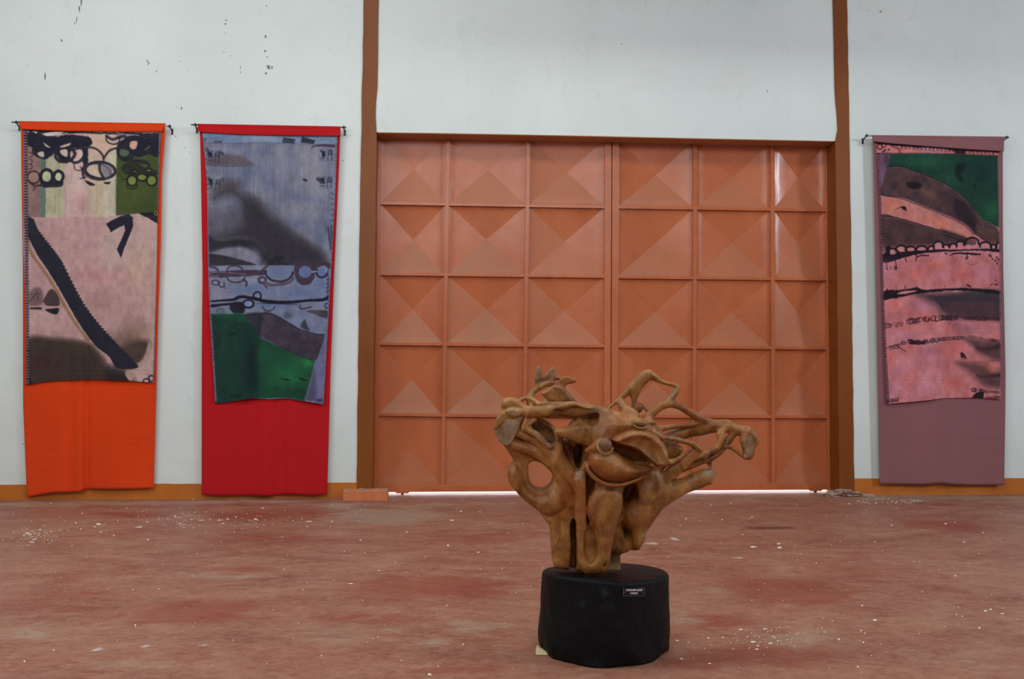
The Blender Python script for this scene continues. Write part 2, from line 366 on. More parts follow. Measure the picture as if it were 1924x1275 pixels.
TOP = 8.5
wl = joined([prism_xz(ccw([(-7.2, -.05), (XA, -.05), (XA, TOP), (-7.2, TOP)]), 0, .34),
             prism_xz(ccw([(XB, -.05), (15.2, -.05), (15.2, TOP), (XB, TOP)]), 0, .34),
             prism_xz(ccw([(XA, LZ[0][1])] + LZ + [(XB, LZ[-1][1]), (XB, TOP), (XA, TOP)]), 0, .34)])
WALL = mesh('wall_back', *wl, M_WALL); tag(WALL, kind='structure')
for i, (p, lab) in enumerate(((CP1, 'a'), (CP2, 'b'))):
    o = mesh('trim_%d' % (i + 1), *prism_xz(ccw(p), -.012, .30), M_COLUMN); tag(o, kind='structure')
# painted soffit of the lintel
lz = [(x, z) for x, z in LZ]
soff = ccw([(x, z + .004) for x, z in lz] + [(x, z - .008) for x, z in lz[::-1]])
o = mesh('trim_3', *prism_xz(soff, .001, .30), M_SOFFIT); tag(o, kind='structure')
# skirting bands, wavy painted top edge
def skirt(name, x0, x1, ypts, seed):
    r = random.Random(seed); top = []
    for x in np.linspace(x0, x1, 40):
        p = at(x, lerp_pts(ypts, x) + r.uniform(-.5, .5), 0); top.append((p[0], p[2]))
    o = mesh(name, *prism_xz(ccw(top + [(top[-1][0], -.03), (top[0][0], -.03)]), -.004, .002), M_BASE); tag(o, kind='structure')
skirt('baseboard_left', -350, 674, [(-350, 912), (0, 910.3), (640, 906.5)], 3)
skirt('baseboard_right', 1601, 2600, [(1608, 898.7), (1924, 898), (2600, 890)], 4)

M_SCUFF = simple('grey_scuffs', srgb(120, 122, 118), .7)
ws = [(153, 4, 3, 16), (149, 18, 3, 14), (144, 36, 2, 16), (140, 44, 2, 8), (116, 76, 4, 5), (85, 143, 3, 15), (279, 118, 3.5, 12), (276, 114, 3, 4), (294, 134, 3, 4), (338, 115, 3, 1.5), (341, 204, 3, 6),
      (425, 38, 3, 4), (424, 45, 4, 4), (423, 62, 2, 2), (421, 98, 3, 2), (433, 105, 2, 3), (501, 11, 3, 3), (499, 68, 4, 7), (498, 96, 3.5, 6), (502, 107, 3, 3), (505, 126, 8, 8), (511, 127, 3, 8), (500, 138, 4, 6), (452, 126, 1.5, 8), (452, 136, 1.5, 5),
      (1654, 22, 4, 4), (1630, 20, 2, 2), (1442, 171, 3, 3), (1168, 82, 3, 2), (1060, 116, 2, 2), (1092, 40, 2, 2), (1212, 7, 2.5, 2), (1637, 358, 1.2, 3), (1612, 614, 1.2, 3), (330, 256, 3, 2), (348, 277, 3, 2), (644, 301, 3, 3), (356, 286, 2, 2),
      (1604, 262, 3, 4), (1584, 276, 3, 3), (1573.5, 285, 3, 3), (44, 834, 8, 1.5)]
for _ in range(40): ws.append((rr_.uniform(0, 1924), rr_.uniform(0, 240), rr_.uniform(1, 2), rr_.uniform(1, 2)))
ws = [w for w in ws if not (676 < w[0] < 716 or 1560 < w[0] < 1606)]
splats('scuff_marks', ws, M_SCUFF, WALL, 'wall', .0008, 5)

# column feet
FT = empty('concrete_footing', (at(687, 937, -.1)[0], -.14, 0))
tag(FT, 'salmon painted concrete block at the foot of the brown column beside the red hanging', 'block')
a = at(644, 937, -.20)[0]; b = at(728, 937, -.20)[0]
zt = at(690, 921.5, -.20)[2]
o = mesh('block', *boxdata(a, b, -.20, .06, -.02, zt), [M_FOOT, M_DUST], FT, mi=[0, 0, 0, 0, 0, 1]); bev(o, .008)
rub = []
r5 = random.Random(8)
def rock(c, s, seed, sub=1, flat=.5):
    bm = bmesh.new(); bmesh.ops.create_icosphere(bm, subdivisions=sub, radius=1)
    rr = random.Random(seed)
    for v in bm.verts:
        v.co *= rr.uniform(.7, 1.15); v.co.x *= s[0]; v.co.y *= s[1]; v.co.z *= s[2]; v.co += Vector(c)
    V = [tuple(v.co) for v in bm.verts]; Fc = [tuple(v.index for v in f.verts) for f in bm.faces]; bm.free(); return V, Fc
for k in range(46):
    rub.append(rock((r5.choice([r5.uniform(a + .03, XA - .10), r5.uniform(XA + .10, b - .05), r5.uniform(a + .05, b - .1)]), r5.uniform(-.17, -.02), zt + .002), (r5.uniform(.008, .03), r5.uniform(.008, .02), r5.uniform(.004, .012)), k))
o = mesh('mortar_crumbs', *joined(rub), M_FOOT, FT); tag(o, kind='stuff')
def chips(name, x0, x1, y0, y1, cnt, seed):
    r = random.Random(seed); L = []
    for k in range(cnt):
        px = r.uniform(x0, x1); c = at(px, 920, -.03); t = (px - x0) / (x1 - x0)
        hgt = .085 * math.exp(-((t - .42) / .3) ** 2)
        L.append(rock((c[0], r.uniform(y0, y1), r.uniform(0, max(.006, hgt * .8))), (r.uniform(.015, .06), r.uniform(.012, .04), r.uniform(.006, .02)), seed * 100 + k))
    return joined(L)
RB = empty('rubble_heap', (at(1590, 925, -.05)[0], -.06, 0)); tag(RB, 'low heap of broken mortar around the foot of the column beside the mauve hanging', 'rubble')
o = mesh('mortar_crumbs', *chips('c', 1548, 1636, -.13, -.005, 170, 9), M_DUST, RB); tag(o, kind='stuff')
PL = [at(1541, 923, -.02), at(1632, 928, -.10)]
V, Fc = joined([rock(((PL[0][0] + PL[1][0]) / 2 - .02, -.10, .018), (.26, .05, .014), 77, 2)])
mesh('slab', V, Fc, mat_paint('rusty_slab', srgb(120, 70, 52), srgb(150, 96, 74), .8, 14, .3, .5), RB)

# other walls of the hall, behind and beside the camera, with their openings
M_IN = M_PLAIN
def room(name, parts, m):
    o = mesh(name, *joined([boxdata(*p[:4], p[4] if p[4] else -.12, p[5]) for p in parts]), m); tag(o, kind='structure')
room('wall_right', [(15.0, 15.2, -13.2, -10.6, 0, TOP), (15.0, 15.2, -8.8, .34, 0, TOP), (15.0, 15.2, -10.6, -8.8, 7.5, TOP), (15.0, 15.2, -10.6, -8.8, 0, 5.9)], M_IN)
room('wall_left', [(-7.2, -7.0, -13.2, -8.2, 0, TOP), (-7.2, -7.0, -4.8, .34, 0, TOP), (-7.2, -7.0, -8.2, -4.8, 6.7, TOP), (-7.2, -7.0, -8.2, -4.8, 0, 3.7)], M_IN)
room('wall_front', [(-7.2, 15.2, -13.2, -13.0, 0, 5.0), (-7.2, 15.2, -13.2, -13.0, 7.4, TOP), (-7.2, -5.7, -13.2, -13.0, 5.0, 7.4), (4.7, 15.2, -13.2, -13.0, 5.0, 7.4)], M_IN)
room('ceiling', [(-7.2, 15.2, -13.2, .34, TOP, TOP + .1)], M_ROOF)
room('trim_6', [(.4, 14.9, -2.1, -1.95, 6.2, 7.1)], M_IN)   # unseen beam added above the view to shade the upper wall
# yard outside, seen as a bright strip under the gate
n = NT('pale_yard_concrete'); n.color(n.ramp(n.noise(2, 4), [(.3, (.55, .54, .52, 1)), (.7, (.68, .67, .65, 1))])); n.rough(.8)
o = mesh('floor_yard', *boxdata(-12, 18, .42, 30, -.15, -.004), n.m); tag(o, kind='structure')
# ------------------------------------------------------------------ the gate
GY = .235
rails = {1: [(710, 381), (1136, 388.6), (1165, 388.8), (1552, 394.8)], 2: [(710, 514), (1136, 519.3), (1165, 520), (1552, 524.5)],
         3: [(705, 644.8), (980, 648.5), (1136, 650), (1555, 654)], 4: [(705, 778), (900, 780.8), (1136, 781.5), (1555, 783)], 5: [(705, 913), (1558, 913)], 0: [(706, 250), (1560, 268)]}
def railz(k, X, Y):
    """height on the gate plane of rail k at world x"""
    pts = [at(x, y, Y) for x, y in rails[k]]
    return lerp_pts([(p[0], p[2]) for p in pts], X)
def vx(pts):
    """leaning upright through photo points -> function z -> x"""
    q = [at(x, y, GY) for x, y in pts]; return lambda z: lerp_pts([(p[2], p[0]) for p in q], z)
mull = {'L0': vx([(709, 265), (705, 905)]), 'L1': vx([(841.9, 265), (837.8, 530), (831.5, 905)]), 'L2': vx([(992.2, 265), (988.9, 530), (984.5, 905)]), 'L3': vx([(1142.5, 265), (1140.5, 905)]),
        'R0': vx([(1156.8, 265), (1154.5, 905)]), 'R1': vx([(1306.2, 270), (1306, 560), (1303.2, 905)]), 'R2': vx([(1451.6, 270), (1452.4, 500), (1453.3, 905)]), 'R3': vx([(1558, 275), (1561, 905)])}
ZB = at(1140, 921.8, GY)[2]; ZT = LZ[0][1] + .06
def upright(fx, w, y0, y1, z0, z1, n=6):
    zs = np.linspace(z0, z1, n); V = []; Fc = []
    for z in zs:
        x = fx(z); V += [(x - w / 2, y0, z), (x + w / 2, y0, z), (x + w / 2, y1, z), (x - w / 2, y1, z)]
    for i in range(n - 1):
        for k in range(4):
            Fc.append((4 * i + k, 4 * i + (k + 1) % 4, 4 * i + 4 + (k + 1) % 4, 4 * i + 4 + k))
    Fc += [(3, 2, 1, 0), tuple(range(4 * n - 4, 4 * n))]
    return V, Fc
def crossbar(k, xa, xb, h, y0, y1):
    V = []; Fc = []
    for x in (xa, xb):
        z = railz(k, x, y0); V += [(x, y0, z - h / 2), (x, y1, z - h / 2), (x, y1, z + h / 2), (x, y0, z + h / 2)]
    for q in range(4): Fc.append((q, 4 + q, 4 + (q + 1) % 4, (q + 1) % 4))
    Fc += [(3, 2, 1, 0), (4, 5, 6, 7)]
    return V, Fc
rg = random.Random(21)
def gate_leaf(idx, keys):
    fx = [mull[k] for k in keys]
    root = empty('door_%d' % idx, (fx[0](0), GY, 0)); tag(root, kind='structure')
    P0 = GY + .033
    # uprights: stiles at both sides, two mullions between
    for j, f in enumerate(fx):
        w = .078 if (j in (0, 3)) else .044
        V, Fc = upright(f, w, GY, GY + .05, ZB, ZT)
        o = mesh('stile' if j in (0, 3) else 'mullion', V, Fc, M_GATE, root); bev(o, .003)
    for k in range(1, 5):
        z = railz(k, fx[0](2), GY)
        for j in range(3):
            xa = fx[j](z) + (.03 if j == 0 else .018); xb = fx[j + 1](z) - (.03 if j == 2 else .018)
            o = mesh('rail', *crossbar(k, xa, xb, .036, GY + .003, GY + .05), M_GATE, root); bev(o, .003)
    # bottom rail
    xa = fx[0](.1) - .039; xb = fx[3](.1) + .039
    zt = at(1140, 909.7, GY)[2]
    o = mesh('bottom_rail', *boxdata(xa, xb, GY - .002, GY + .045, ZB, zt), M_GATE, root); bev(o, .004)
    # creased sheet panels, each pressed inwards to a point
    for c in range(3):
        for r in range(5):
            def corner(cc, kk, ox, oz):
                z0 = railz(kk, fx[cc](2), P0) if kk < 5 else zt
                x = fx[cc](z0) + ox; z = (railz(kk, x, P0) if kk < 5 else zt) + oz
                return np.array([x, P0, z])
            m1 = .012 if c else .03; m2 = .012 if c < 2 else .03
            tl = corner(c, r, m1, .0); tr = corner(c + 1, r, -m2, .0); bl = corner(c, r + 1, m1, .0); br = corner(c + 1, r + 1, -m2, .0)
            if r == 0: tl[2] = tr[2] = ZT
            dep = rg.uniform(.034, .044) if r < 4 else rg.uniform(.014, .02)
            # creases start a little inside the corners
            def ins(p, dx, dz): return p + np.array([dx, 0, dz])
            e = rg.uniform(.012, .03)
            q = [ins(tl, e, -e), ins(tr, -e, -e), ins(br, -e, e), ins(bl, e, e)]
            cen = (q[0] + q[1] + q[2] + q[3]) / 4 + np.array([rg.uniform(-.012, .012), dep, rg.uniform(-.012, .012)])
            V = []; Fc = []; mi = []; cor = [tl, tr, br, bl]
            prof = ((0, 0), (.08, .20), (.22, .38), (.5, .62), (1, 1))
            for s in range(4):
                A, B = q[s], q[(s + 1) % 4]; a0, b0 = cor[s], cor[(s + 1) % 4]; k0 = len(V)
                bul = rg.uniform(-.004, .005)
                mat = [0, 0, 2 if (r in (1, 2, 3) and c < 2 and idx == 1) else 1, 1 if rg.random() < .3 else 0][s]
                V += [a0, b0]
                for t, d in prof[:-1]:
                    pa = A + (cen - A) * t; pb = B + (cen - B) * t; pa[1] = pb[1] = P0 + dep * d
                    pm = (pa + pb) / 2; pm[1] += bul * min(1, t * 4) * (1 - t)
                    V += [pa, pm, pb]
                V.append(cen.copy())
                Fc.append((k0, k0 + 1, k0 + 4, k0 + 3, k0 + 2)); n_ = len(prof) - 1
                for w_ in range(n_ - 1):
                    i0 = k0 + 2 + 3 * w_
                    Fc += [(i0, i0 + 1, i0 + 4, i0 + 3), (i0 + 1, i0 + 2, i0 + 5, i0 + 4)]
                i0 = k0 + 2 + 3 * (n_ - 1); Fc += [(i0, i0 + 1, i0 + 3), (i0 + 1, i0 + 2, i0 + 3)]
                mi += [mat] * (1 + 2 * (n_ - 1) + 2)
            o = mesh('panel', V, Fc, [M_GATE, M_GATE2, M_GATE3], root, True, mi)
    return root
D1 = gate_leaf(1, ['L0', 'L1', 'L2', 'L3'])
D2 = gate_leaf(2, ['R0', 'R1', 'R2', 'R3'])
V, Fc = upright(vx([(1149.4, 265), (1148, 905)]), .05, GY + .046, GY + .052, ZB, ZT)
mesh('gap_backing_strip', V, Fc, M_COLUMN, D1)  # added behind the centre gap to block daylight and keep it dark
# wheels under the outer corners
for root, px in ((D1, 756), (D2, 1533)):
    c = at(px, 925, GY)
    o = mesh('wheel_bracket', *prism_xz(ccw([(c[0] - .09, ZB + .003), (c[0] - .06, ZB - .014), (c[0] + .06, ZB - .014), (c[0] + .09, ZB + .003)]), GY, GY + .04), M_GATE, root)
    V, Fc = tubedata([(c[0], GY + .005, .017), (c[0], GY + .035, .017)], .017, 14); mesh('wheel', V, Fc, M_DARK, o)
# angle-iron stops each side of the opening
for k, (px, w) in enumerate(((1566, .035),)):
    x = at(px, 500, .17)[0]
    o = mesh('trim_4', *boxdata(x - w / 2, x + w / 2, .15, .235, 0, LZ[-1][1] + .01), M_COLUMN); tag(o, kind='structure'); bev(o, .004)
# closing post behind the gate's outer edge
o = mesh('trim_5', *boxdata(mull['R3'](2) - .02, XB, .285, .33, 0, 4.2), M_COLUMN); tag(o, kind='structure')
# ------------------------------------------------------------------ printed cloths: a small painter working on cloth coordinates
def catmull(P, closed=False, sub=8):
    P = np.array(P, float); n = len(P)
    if n < 3: return P
    out = []
    rng_ = range(n) if closed else range(n - 1)
    for i in rng_:
        p0 = P[(i - 1) % n] if closed or i > 0 else 2 * P[0] - P[1]
        p1 = P[i]; p2 = P[(i + 1) % n]
        p3 = P[(i + 2) % n] if closed or i + 2 < n else 2 * P[-1] - P[-2]
        for t in np.arange(sub) / sub:
            out.append(.5 * ((2 * p1) + (-p0 + p2) * t + (2 * p0 - 5 * p1 + 4 * p2 - p3) * t * t + (-p0 + 3 * p1 - 3 * p2 + p3) * t ** 3))
    if not closed: out.append(P[-1])
    return np.array(out)
def polysdf(X, Y, P):
    P = np.asarray(P, float); d = np.full(X.shape, 1e9); ins = np.zeros(X.shape, bool)
    for i in range(len(P)):
        ax, ay = P[i]; bx, by = P[(i + 1) % len(P)]
        ex, ey = bx - ax, by - ay; L = ex * ex + ey * ey + 1e-12
        t = np.clip(((X - ax) * ex + (Y - ay) * ey) / L, 0, 1)
        d = np.minimum(d, (X - ax - t * ex) ** 2 + (Y - ay - t * ey) ** 2)
        if ay != by:
            c = ((ay > Y) != (by > Y)) & (X < (bx - ax) * (Y - ay) / (by - ay) + ax); ins ^= c
    d = np.sqrt(d); return np.where(ins, -d, d)
class Cv:
    def __init__(s, x0, y0, x1, y1, ss=2.0, seed=1):
        s.x0, s.y0, s.ss = x0, y0, ss
        s.w = int((x1 - x0) * ss) + 1; s.h = int((y1 - y0) * ss) + 1
        s.X, s.Y = np.meshgrid(x0 + np.arange(s.w) / ss, y0 + np.arange(s.h) / ss)
        s.A = np.zeros((s.h, s.w, 3)); s.k = (1, 0, 0); s.seed = seed
        s.wx = (vnoise(s.X / 5, s.Y / 5, seed) - .5) * 2; s.wy = (vnoise(s.X / 5, s.Y / 5, seed + 1) - .5) * 2
    def T(s, k, ox, oy): s.k = (k, ox, oy)
    def c(s, p): p = np.array(p, float); return p / s.k[0] + np.array([s.k[1], s.k[2]])
    def win(s, P, m):
        a = max(0, int((P[:, 0].min() - m - s.x0) * s.ss)); b = min(s.w, int((P[:, 0].max() + m - s.x0) * s.ss) + 2)
        c = max(0, int((P[:, 1].min() - m - s.y0) * s.ss)); d = min(s.h, int((P[:, 1].max() + m - s.y0) * s.ss) + 2)
        return slice(c, d), slice(a, b)
    def put(s, sl, mask, col, alpha):
        if mask.size == 0: return
        m = np.clip(mask, 0, 1)[..., None] * alpha; s.A[sl] = s.A[sl] * (1 - m) + np.array(col, float) * m
    def fill(s, pts, col, alpha=1, soft=.6, smooth=False, rag=0):
        P = s.c(pts); rag = rag + .5 * (soft <= 1)
        if smooth: P = catmull(P, True, 5)
        sl = s.win(P, soft + rag + 2); d = polysdf(s.X[sl] + s.wx[sl] * rag, s.Y[sl] + s.wy[sl] * rag, P)
        s.put(sl, .5 - d / (2 * soft), col, alpha)
    def stroke(s, pts, w, col=(30, 26, 38), alpha=.95, soft=.5, rag=.4, smooth=True, grain=.22):
        P = s.c(pts); ws = (np.array(w, float) if hasattr(w, '__len__') else np.full(len(P), float(w))) / s.k[0] / 2
        if smooth and len(P) > 2:
            Q = catmull(np.column_stack([P, ws]), False, 6); P = Q[:, :2]; ws = Q[:, 2]
        sl = s.win(P, ws.max() + 2 + soft); X = s.X[sl] + s.wx[sl] * rag; Y = s.Y[sl] + s.wy[sl] * rag; d = np.full(X.shape, 1e9)
        for i in range(len(P) - 1):
            ex, ey = P[i + 1] - P[i]; L = ex * ex + ey * ey + 1e-9
            t = np.clip(((X - P[i, 0]) * ex + (Y - P[i, 1]) * ey) / L, 0, 1)
            d = np.minimum(d, np.hypot(X - P[i, 0] - t * ex, Y - P[i, 1] - t * ey) - (ws[i] * (1 - t) + ws[i + 1] * t))
        m = .5 - d / (2 * soft)
        if grain: m = m * (1 - grain * vnoise(X / 1.2, Y / 3, 9, 3))
        s.put(sl, m, col, alpha)
    def ring(s, cx, cy, rx, ry, w, col=(30, 26, 38), alpha=.95, ang=0, a0=0, a1=360, soft=.5, rag=.4):
        a = np.radians(np.linspace(a0, a1, 26)); q = math.radians(ang)
        x = rx * np.cos(a); y = ry * np.sin(a)
        s.stroke(np.column_stack([cx + x * math.cos(q) - y * math.sin(q), cy + x * math.sin(q) + y * math.cos(q)]), w, col, alpha, soft, rag, smooth=False)
    def blob(s, cx, cy, rx, ry, col, alpha=.6, ang=0, p=1.0):
        c = s.c([(cx, cy)])[0]; rx /= s.k[0]; ry /= s.k[0]; r = max(rx, ry) * 2.4
        sl = s.win(np.array([c]), r); dx = s.X[sl] - c[0]; dy = s.Y[sl] - c[1]; q = math.radians(ang)
        u = (dx * math.cos(q) + dy * math.sin(q)) / rx; v = (-dx * math.sin(q) + dy * math.cos(q)) / ry
        s.put(sl, np.exp(-(u * u + v * v) ** p), col, alpha)
    def softfill(s, pts, col, alpha, soft):
        s.fill(pts, col, alpha, soft=soft / s.k[0], smooth=True)
    def hatch(s, pts, base, light, d, sp, alpha=.9, bend=0):
        """stocking-mesh: rows of light dashes along direction d inside a polygon"""
        P = catmull(s.c(pts), True, 5); sl = s.win(P, 3); X = s.X[sl]; Y = s.Y[sl]
        m = np.clip(.5 - polysdf(X + s.wx[sl] * .5, Y + s.wy[sl] * .5, P) / 1.2, 0, 1)
        s.put(sl, m, base, alpha)
        a = math.radians(d); c0 = P.mean(0); u = (X - c0[0]) * math.cos(a) + (Y - c0[1]) * math.sin(a); v = -(X - c0[0]) * math.sin(a) + (Y - c0[1]) * math.cos(a) + bend * ((X - c0[0]) / 60) ** 2
        l = np.clip(np.sin(v / sp * 2 * math.pi + np.sin(u / 1.8) * .8) * 1.6 - .25, 0, 1) * (.45 + .55 * np.clip(np.sin(u * 1.9) + .4, 0, 1)) * (.25 + 1.1 * vnoise(X / 14, Y / 14, 33, 2))
        s.put(sl, m * l, light, .75)
    def scribble(s, x0, y0, x1, y1, amp, n, w, col=(28, 22, 34), seed=0, alpha=.9):
        r = random.Random(seed); pts = []
        for i in range(n * 6 + 1):
            t = i / (n * 6); a = 2 * math.pi * i / 6 * 1.0
            pts.append((x0 + (x1 - x0) * t + amp * .9 * math.sin(a) * r.uniform(.5, 1.2), y0 + (y1 - y0) * t + amp * math.cos(a) * r.uniform(.5, 1.2)))
        s.stroke(pts, w, col, alpha, rag=.2)
    def weave(s, amt=6):
        m = vnoise(s.X / 9, s.Y / 14, 61, 4); s.A *= (1 + (m - .5) * .22)[..., None]
        sp = vnoise(s.X / .8, s.Y / .8, 62, 2); s.A += ((sp - .5) * 14)[..., None]
        g = (vnoise(s.X / 1.0, s.Y / 7, 51, 2) - .5) * amt + (vnoise(s.X / 7, s.Y / 1.0, 52, 2) - .5) * amt
        s.A += g[..., None] * (.4 + s.A.mean(-1, keepdims=True) / 160)
    def border(s, x, ya, xb, yb, w=7, step=5.2, dark=(40, 26, 44), light=(196, 180, 188), seed=0):
        """selvedge of dark marks with pale dots; from (x,ya) to (xb,yb) in photo px"""
        r = random.Random(seed); L = yb - ya; n = int(L / step); k = s.k; s.T(1, 0, 0)
        s.stroke([(x, ya), (xb, yb)], w, dark, .78, smooth=False)
        for i in range(n):
            t = (i + .5) / n; cx = x + (xb - x) * t; cy = ya + L * t
            s.stroke([(cx - w * .38, cy + r.uniform(-.6, .6)), (cx - w * .12, cy)], 1.5, light, .8, rag=.1)
            s.stroke([(cx + w * .15, cy + r.uniform(-.8, .8)), (cx + w * .36, cy)], 1.4, light, .75, rag=.1)
            if r.random() < .5: s.stroke([(cx - .5, cy + step * .5), (cx + 1, cy + step * .45)], 1.0, light, .5, rag=.1)
        s.k = k
    def sample(s, x, y):
        fx = np.clip((x - s.x0) * s.ss, 0, s.w - 1.001); fy = np.clip((y - s.y0) * s.ss, 0, s.h - 1.001)
        xi = fx.astype(int); yi = fy.astype(int); fx = (fx - xi)[..., None]; fy = (fy - yi)[..., None]
        A = s.A
        return (A[yi, xi] * (1 - fx) + A[yi, xi + 1] * fx) * (1 - fy) + (A[yi + 1, xi] * (1 - fx) + A[yi + 1, xi + 1] * fx) * fy
INK = (30, 26, 38)

def print_one():
    c = Cv(38, 238, 308, 728, 2.0, 1); c.A[:] = (172, 142, 138)
    c.T(4.25, 0, 200)
    N = c
    # upper third: upright bands
    N.fill([(150, 150), (330, 150), (322, 900), (150, 900)], (128, 100, 98), 1, 2)
    N.blob(250, 420, 60, 200, (150, 116, 108), .5)
    N.fill([(322, 300), (372, 300), (368, 900), (318, 900)], (88, 106, 98), 1, 1.2, rag=2)
    N.fill([(368, 250), (530, 250), (516, 900), (364, 900)], (166, 160, 134), 1, 1.2, rag=1.5)
    N.fill([(526, 330), (725, 330), (720, 900), (514, 900)], (186, 152, 150), 1, 3)
    N.blob(620, 560, 60, 200, (196, 178, 166), .5); N.blob(640, 760, 60, 90, (178, 124, 124), .45)
    N.fill([(700, 200), (835, 200), (835, 900), (716, 900)], (182, 162, 142), 1, 2)
    N.fill([(830, 200), (935, 200), (925, 900), (830, 900)], (180, 170, 152), 1, 1.5, rag=1)
    N.fill([(932, 300), (1300, 300), (1300, 880), (925, 880)], (62, 72, 38), 1, 1.2, rag=1)
    N.blob(1080, 600, 110, 160, (80, 90, 46), .6); N.blob(1200, 800, 90, 80, (56, 68, 36), .6); N.blob(960, 700, 26, 200, (62, 72, 44), .6)
    N.fill([(690, 205), (960, 205), (900, 340), (830, 440), (700, 340)], (192, 162, 144), 1, 1.5, smooth=True)
    for x, a, b in ((472, 440, 870), (522, 640, 880), (440, 700, 860), (770, 560, 880), (918, 520, 860), (664, 700, 870), (640, 800, 880), (656, 800, 880), (596, 440, 520)):
        N.stroke([(x, a), (x + 3, (a + b) / 2), (x - 6, b)], 3, (96, 84, 78), .6, rag=.8)
    N.stroke([(375, 640), (376, 680), (430, 684)], 3, (120, 90, 90), .6)
    # heavy black loops
    D = (32, 32, 46)
    N.fill([(205, 190), (420, 245), (520, 225), (660, 235), (725, 250), (738, 300), (705, 330), (700, 480), (660, 450), (655, 330), (560, 360), (545, 440), (480, 430), (450, 380), (410, 370), (370, 420), (300, 400), (260, 330), (215, 300)], D, 1, 1, smooth=True, rag=1)
    N.fill([(1000, 250), (1100, 225), (1275, 240), (1270, 400), (1180, 380), (1110, 410), (1060, 380), (1020, 420), (960, 400), (940, 330)], D, 1, 1, smooth=True, rag=1.2)
    N.fill([(195, 180), (800, 205), (1280, 215), (1278, 250), (1100, 230), (860, 220), (520, 215), (300, 215), (200, 215)], (42, 36, 50), 1, .8, rag=1.5)
    N.fill([(340, 215), (440, 200), (520, 205), (420, 232), (360, 236)], (206, 190, 186), .9, .8); N.fill([(255, 196), (300, 200), (290, 216)], (206, 196, 200), .9, .8)
    N.fill([(720, 228), (830, 222), (850, 250), (830, 300), (760, 300), (730, 260)], (196, 164, 146), 1, 1, smooth=True)
    N.stroke([(930, 212), (1000, 222), (1080, 228), (1150, 240)], 6, (200, 186, 188), .8, rag=.8)
    N.stroke([(1150, 252), (1200, 246)], 7, (200, 186, 180), .8); N.stroke([(205, 186), (230, 205)], 8, (196, 190, 200), .9)
    for q in ((520, 385, 78, 56, 26, -10), (610, 380, 60, 70, 24, 20), (345, 350, 80, 52, 26, 0), (1010, 350, 70, 80, 24, 10), (1140, 300, 90, 60, 26, -5), (640, 290, 80, 44, 24, 0), (430, 290, 90, 44, 22, 8), (1110, 470, 80, 40, 18, 0)): N.ring(q[0], q[1], q[2], q[3], q[4], (36, 33, 46), .9, q[5], rag=1)
    # openings inside the loops
    for p in ([(345, 288), (372, 305), (402, 326), (370, 322)], [(478, 318), (560, 292), (550, 312), (500, 326)], [(592, 330), (640, 340), (660, 375), (648, 400), (620, 360)], [(480, 350), (535, 345), (536, 400), (492, 384)], [(300, 372), (345, 360), (350, 400), (320, 398)]):
        N.fill(p, (192, 172, 160), .95, .8, smooth=True)
    N.fill([(1046, 280), (1095, 278), (1086, 330), (1060, 342), (1036, 320)], (200, 158, 138), .95, .8, smooth=True)
    N.fill([(960, 346), (1010, 340), (1030, 376), (1000, 400), (960, 388)], (84, 96, 74), .95, 1, smooth=True); N.stroke([(1160, 345), (1195, 318)], 9, (110, 120, 80), .8)
    N.stroke([(566, 346), (700, 326), (770, 340), (820, 390), (828, 440)], 18, (52, 42, 52), .88); N.stroke([(828, 410), (880, 350), (960, 330), (1040, 350)], 18, (44, 38, 48), .92)
    N.ring(800, 510, 120, 66, 24, (36, 32, 46), .95, 4); N.ring(778, 522, 108, 64, 14, (60, 46, 60), .8, 10); N.fill([(800, 470), (850, 460), (905, 500), (860, 570), (825, 540)], (108, 98, 118), .7, 2, smooth=True)
    N.stroke([(800, 440), (795, 500), (830, 580)], 22, (44, 38, 50), .9); N.stroke([(640, 480), (690, 560), (640, 575)], 9, (60, 44, 56), .8)
    N.stroke([(690, 450), (660, 510), (670, 570)], 20, (44, 36, 48), .9); N.stroke([(590, 465), (600, 500), (640, 510), (668, 470)], 9, (50, 40, 52), .9)
    N.fill([(680, 588), (760, 622), (730, 632), (700, 618)], INK, .95, .8, smooth=True); N.fill([(832, 604), (884, 602), (868, 620), (840, 618)], INK, .95, .8, smooth=True)
    N.ring(902, 260, 55, 40, 12, (44, 36, 48), .95, 10, -20, 200); N.stroke([(850, 235), (900, 262), (960, 240)], 24, (40, 36, 52), .85)
    N.stroke([(960, 400), (1010, 420), (1090, 440), (1200, 462)], [6, 20, 26, 10], (36, 38, 36), .9); N.stroke([(940, 250), (1000, 240), (1010, 300), (960, 330)], 26, (40, 36, 50), .8)
    # spectacles-like loops on the green
    N.fill([(970, 480), (1060, 440), (1180, 500), (1255, 510), (1250, 550), (1100, 560), (1000, 540)], (40, 42, 36), .95, 1.4, smooth=True, rag=1)
    for cx, cy, rx, ry in ((1054, 592, 40, 42), (1135, 565, 40, 30), (1212, 590, 42, 44), (1078, 518, 20, 12), (1188, 510, 26, 14)):
        N.fill([(cx + rx * math.cos(a) * .8, cy + ry * math.sin(a) * .8) for a in np.linspace(0, 6.0, 9)], (112, 124, 62), 1, .8, smooth=True); N.ring(cx, cy, rx, ry, 17, (34, 34, 32), .95)
    N.stroke([(975, 580), (1010, 578)], 8, INK, .9); N.ring(1054, 628, 44, 30, 16, (42, 46, 28), .9, 0, 0, 180)
    # loops left
    for cx, cy, rx, ry, cc in ((268, 565, 50, 50, (150, 118, 108)), (372, 560, 48, 56, (168, 170, 140)), (466, 560, 38, 44, (176, 178, 150))):
        N.fill([(cx + rx * math.cos(a) * .75, cy + ry * math.sin(a) * .75) for a in np.linspace(0, 6.0, 9)], cc, 1, .8, smooth=True); N.ring(cx, cy, rx, ry, 26 if cx > 300 else 14, (34, 30, 40) if cx > 300 else (66, 36, 44), .95, rag=1)
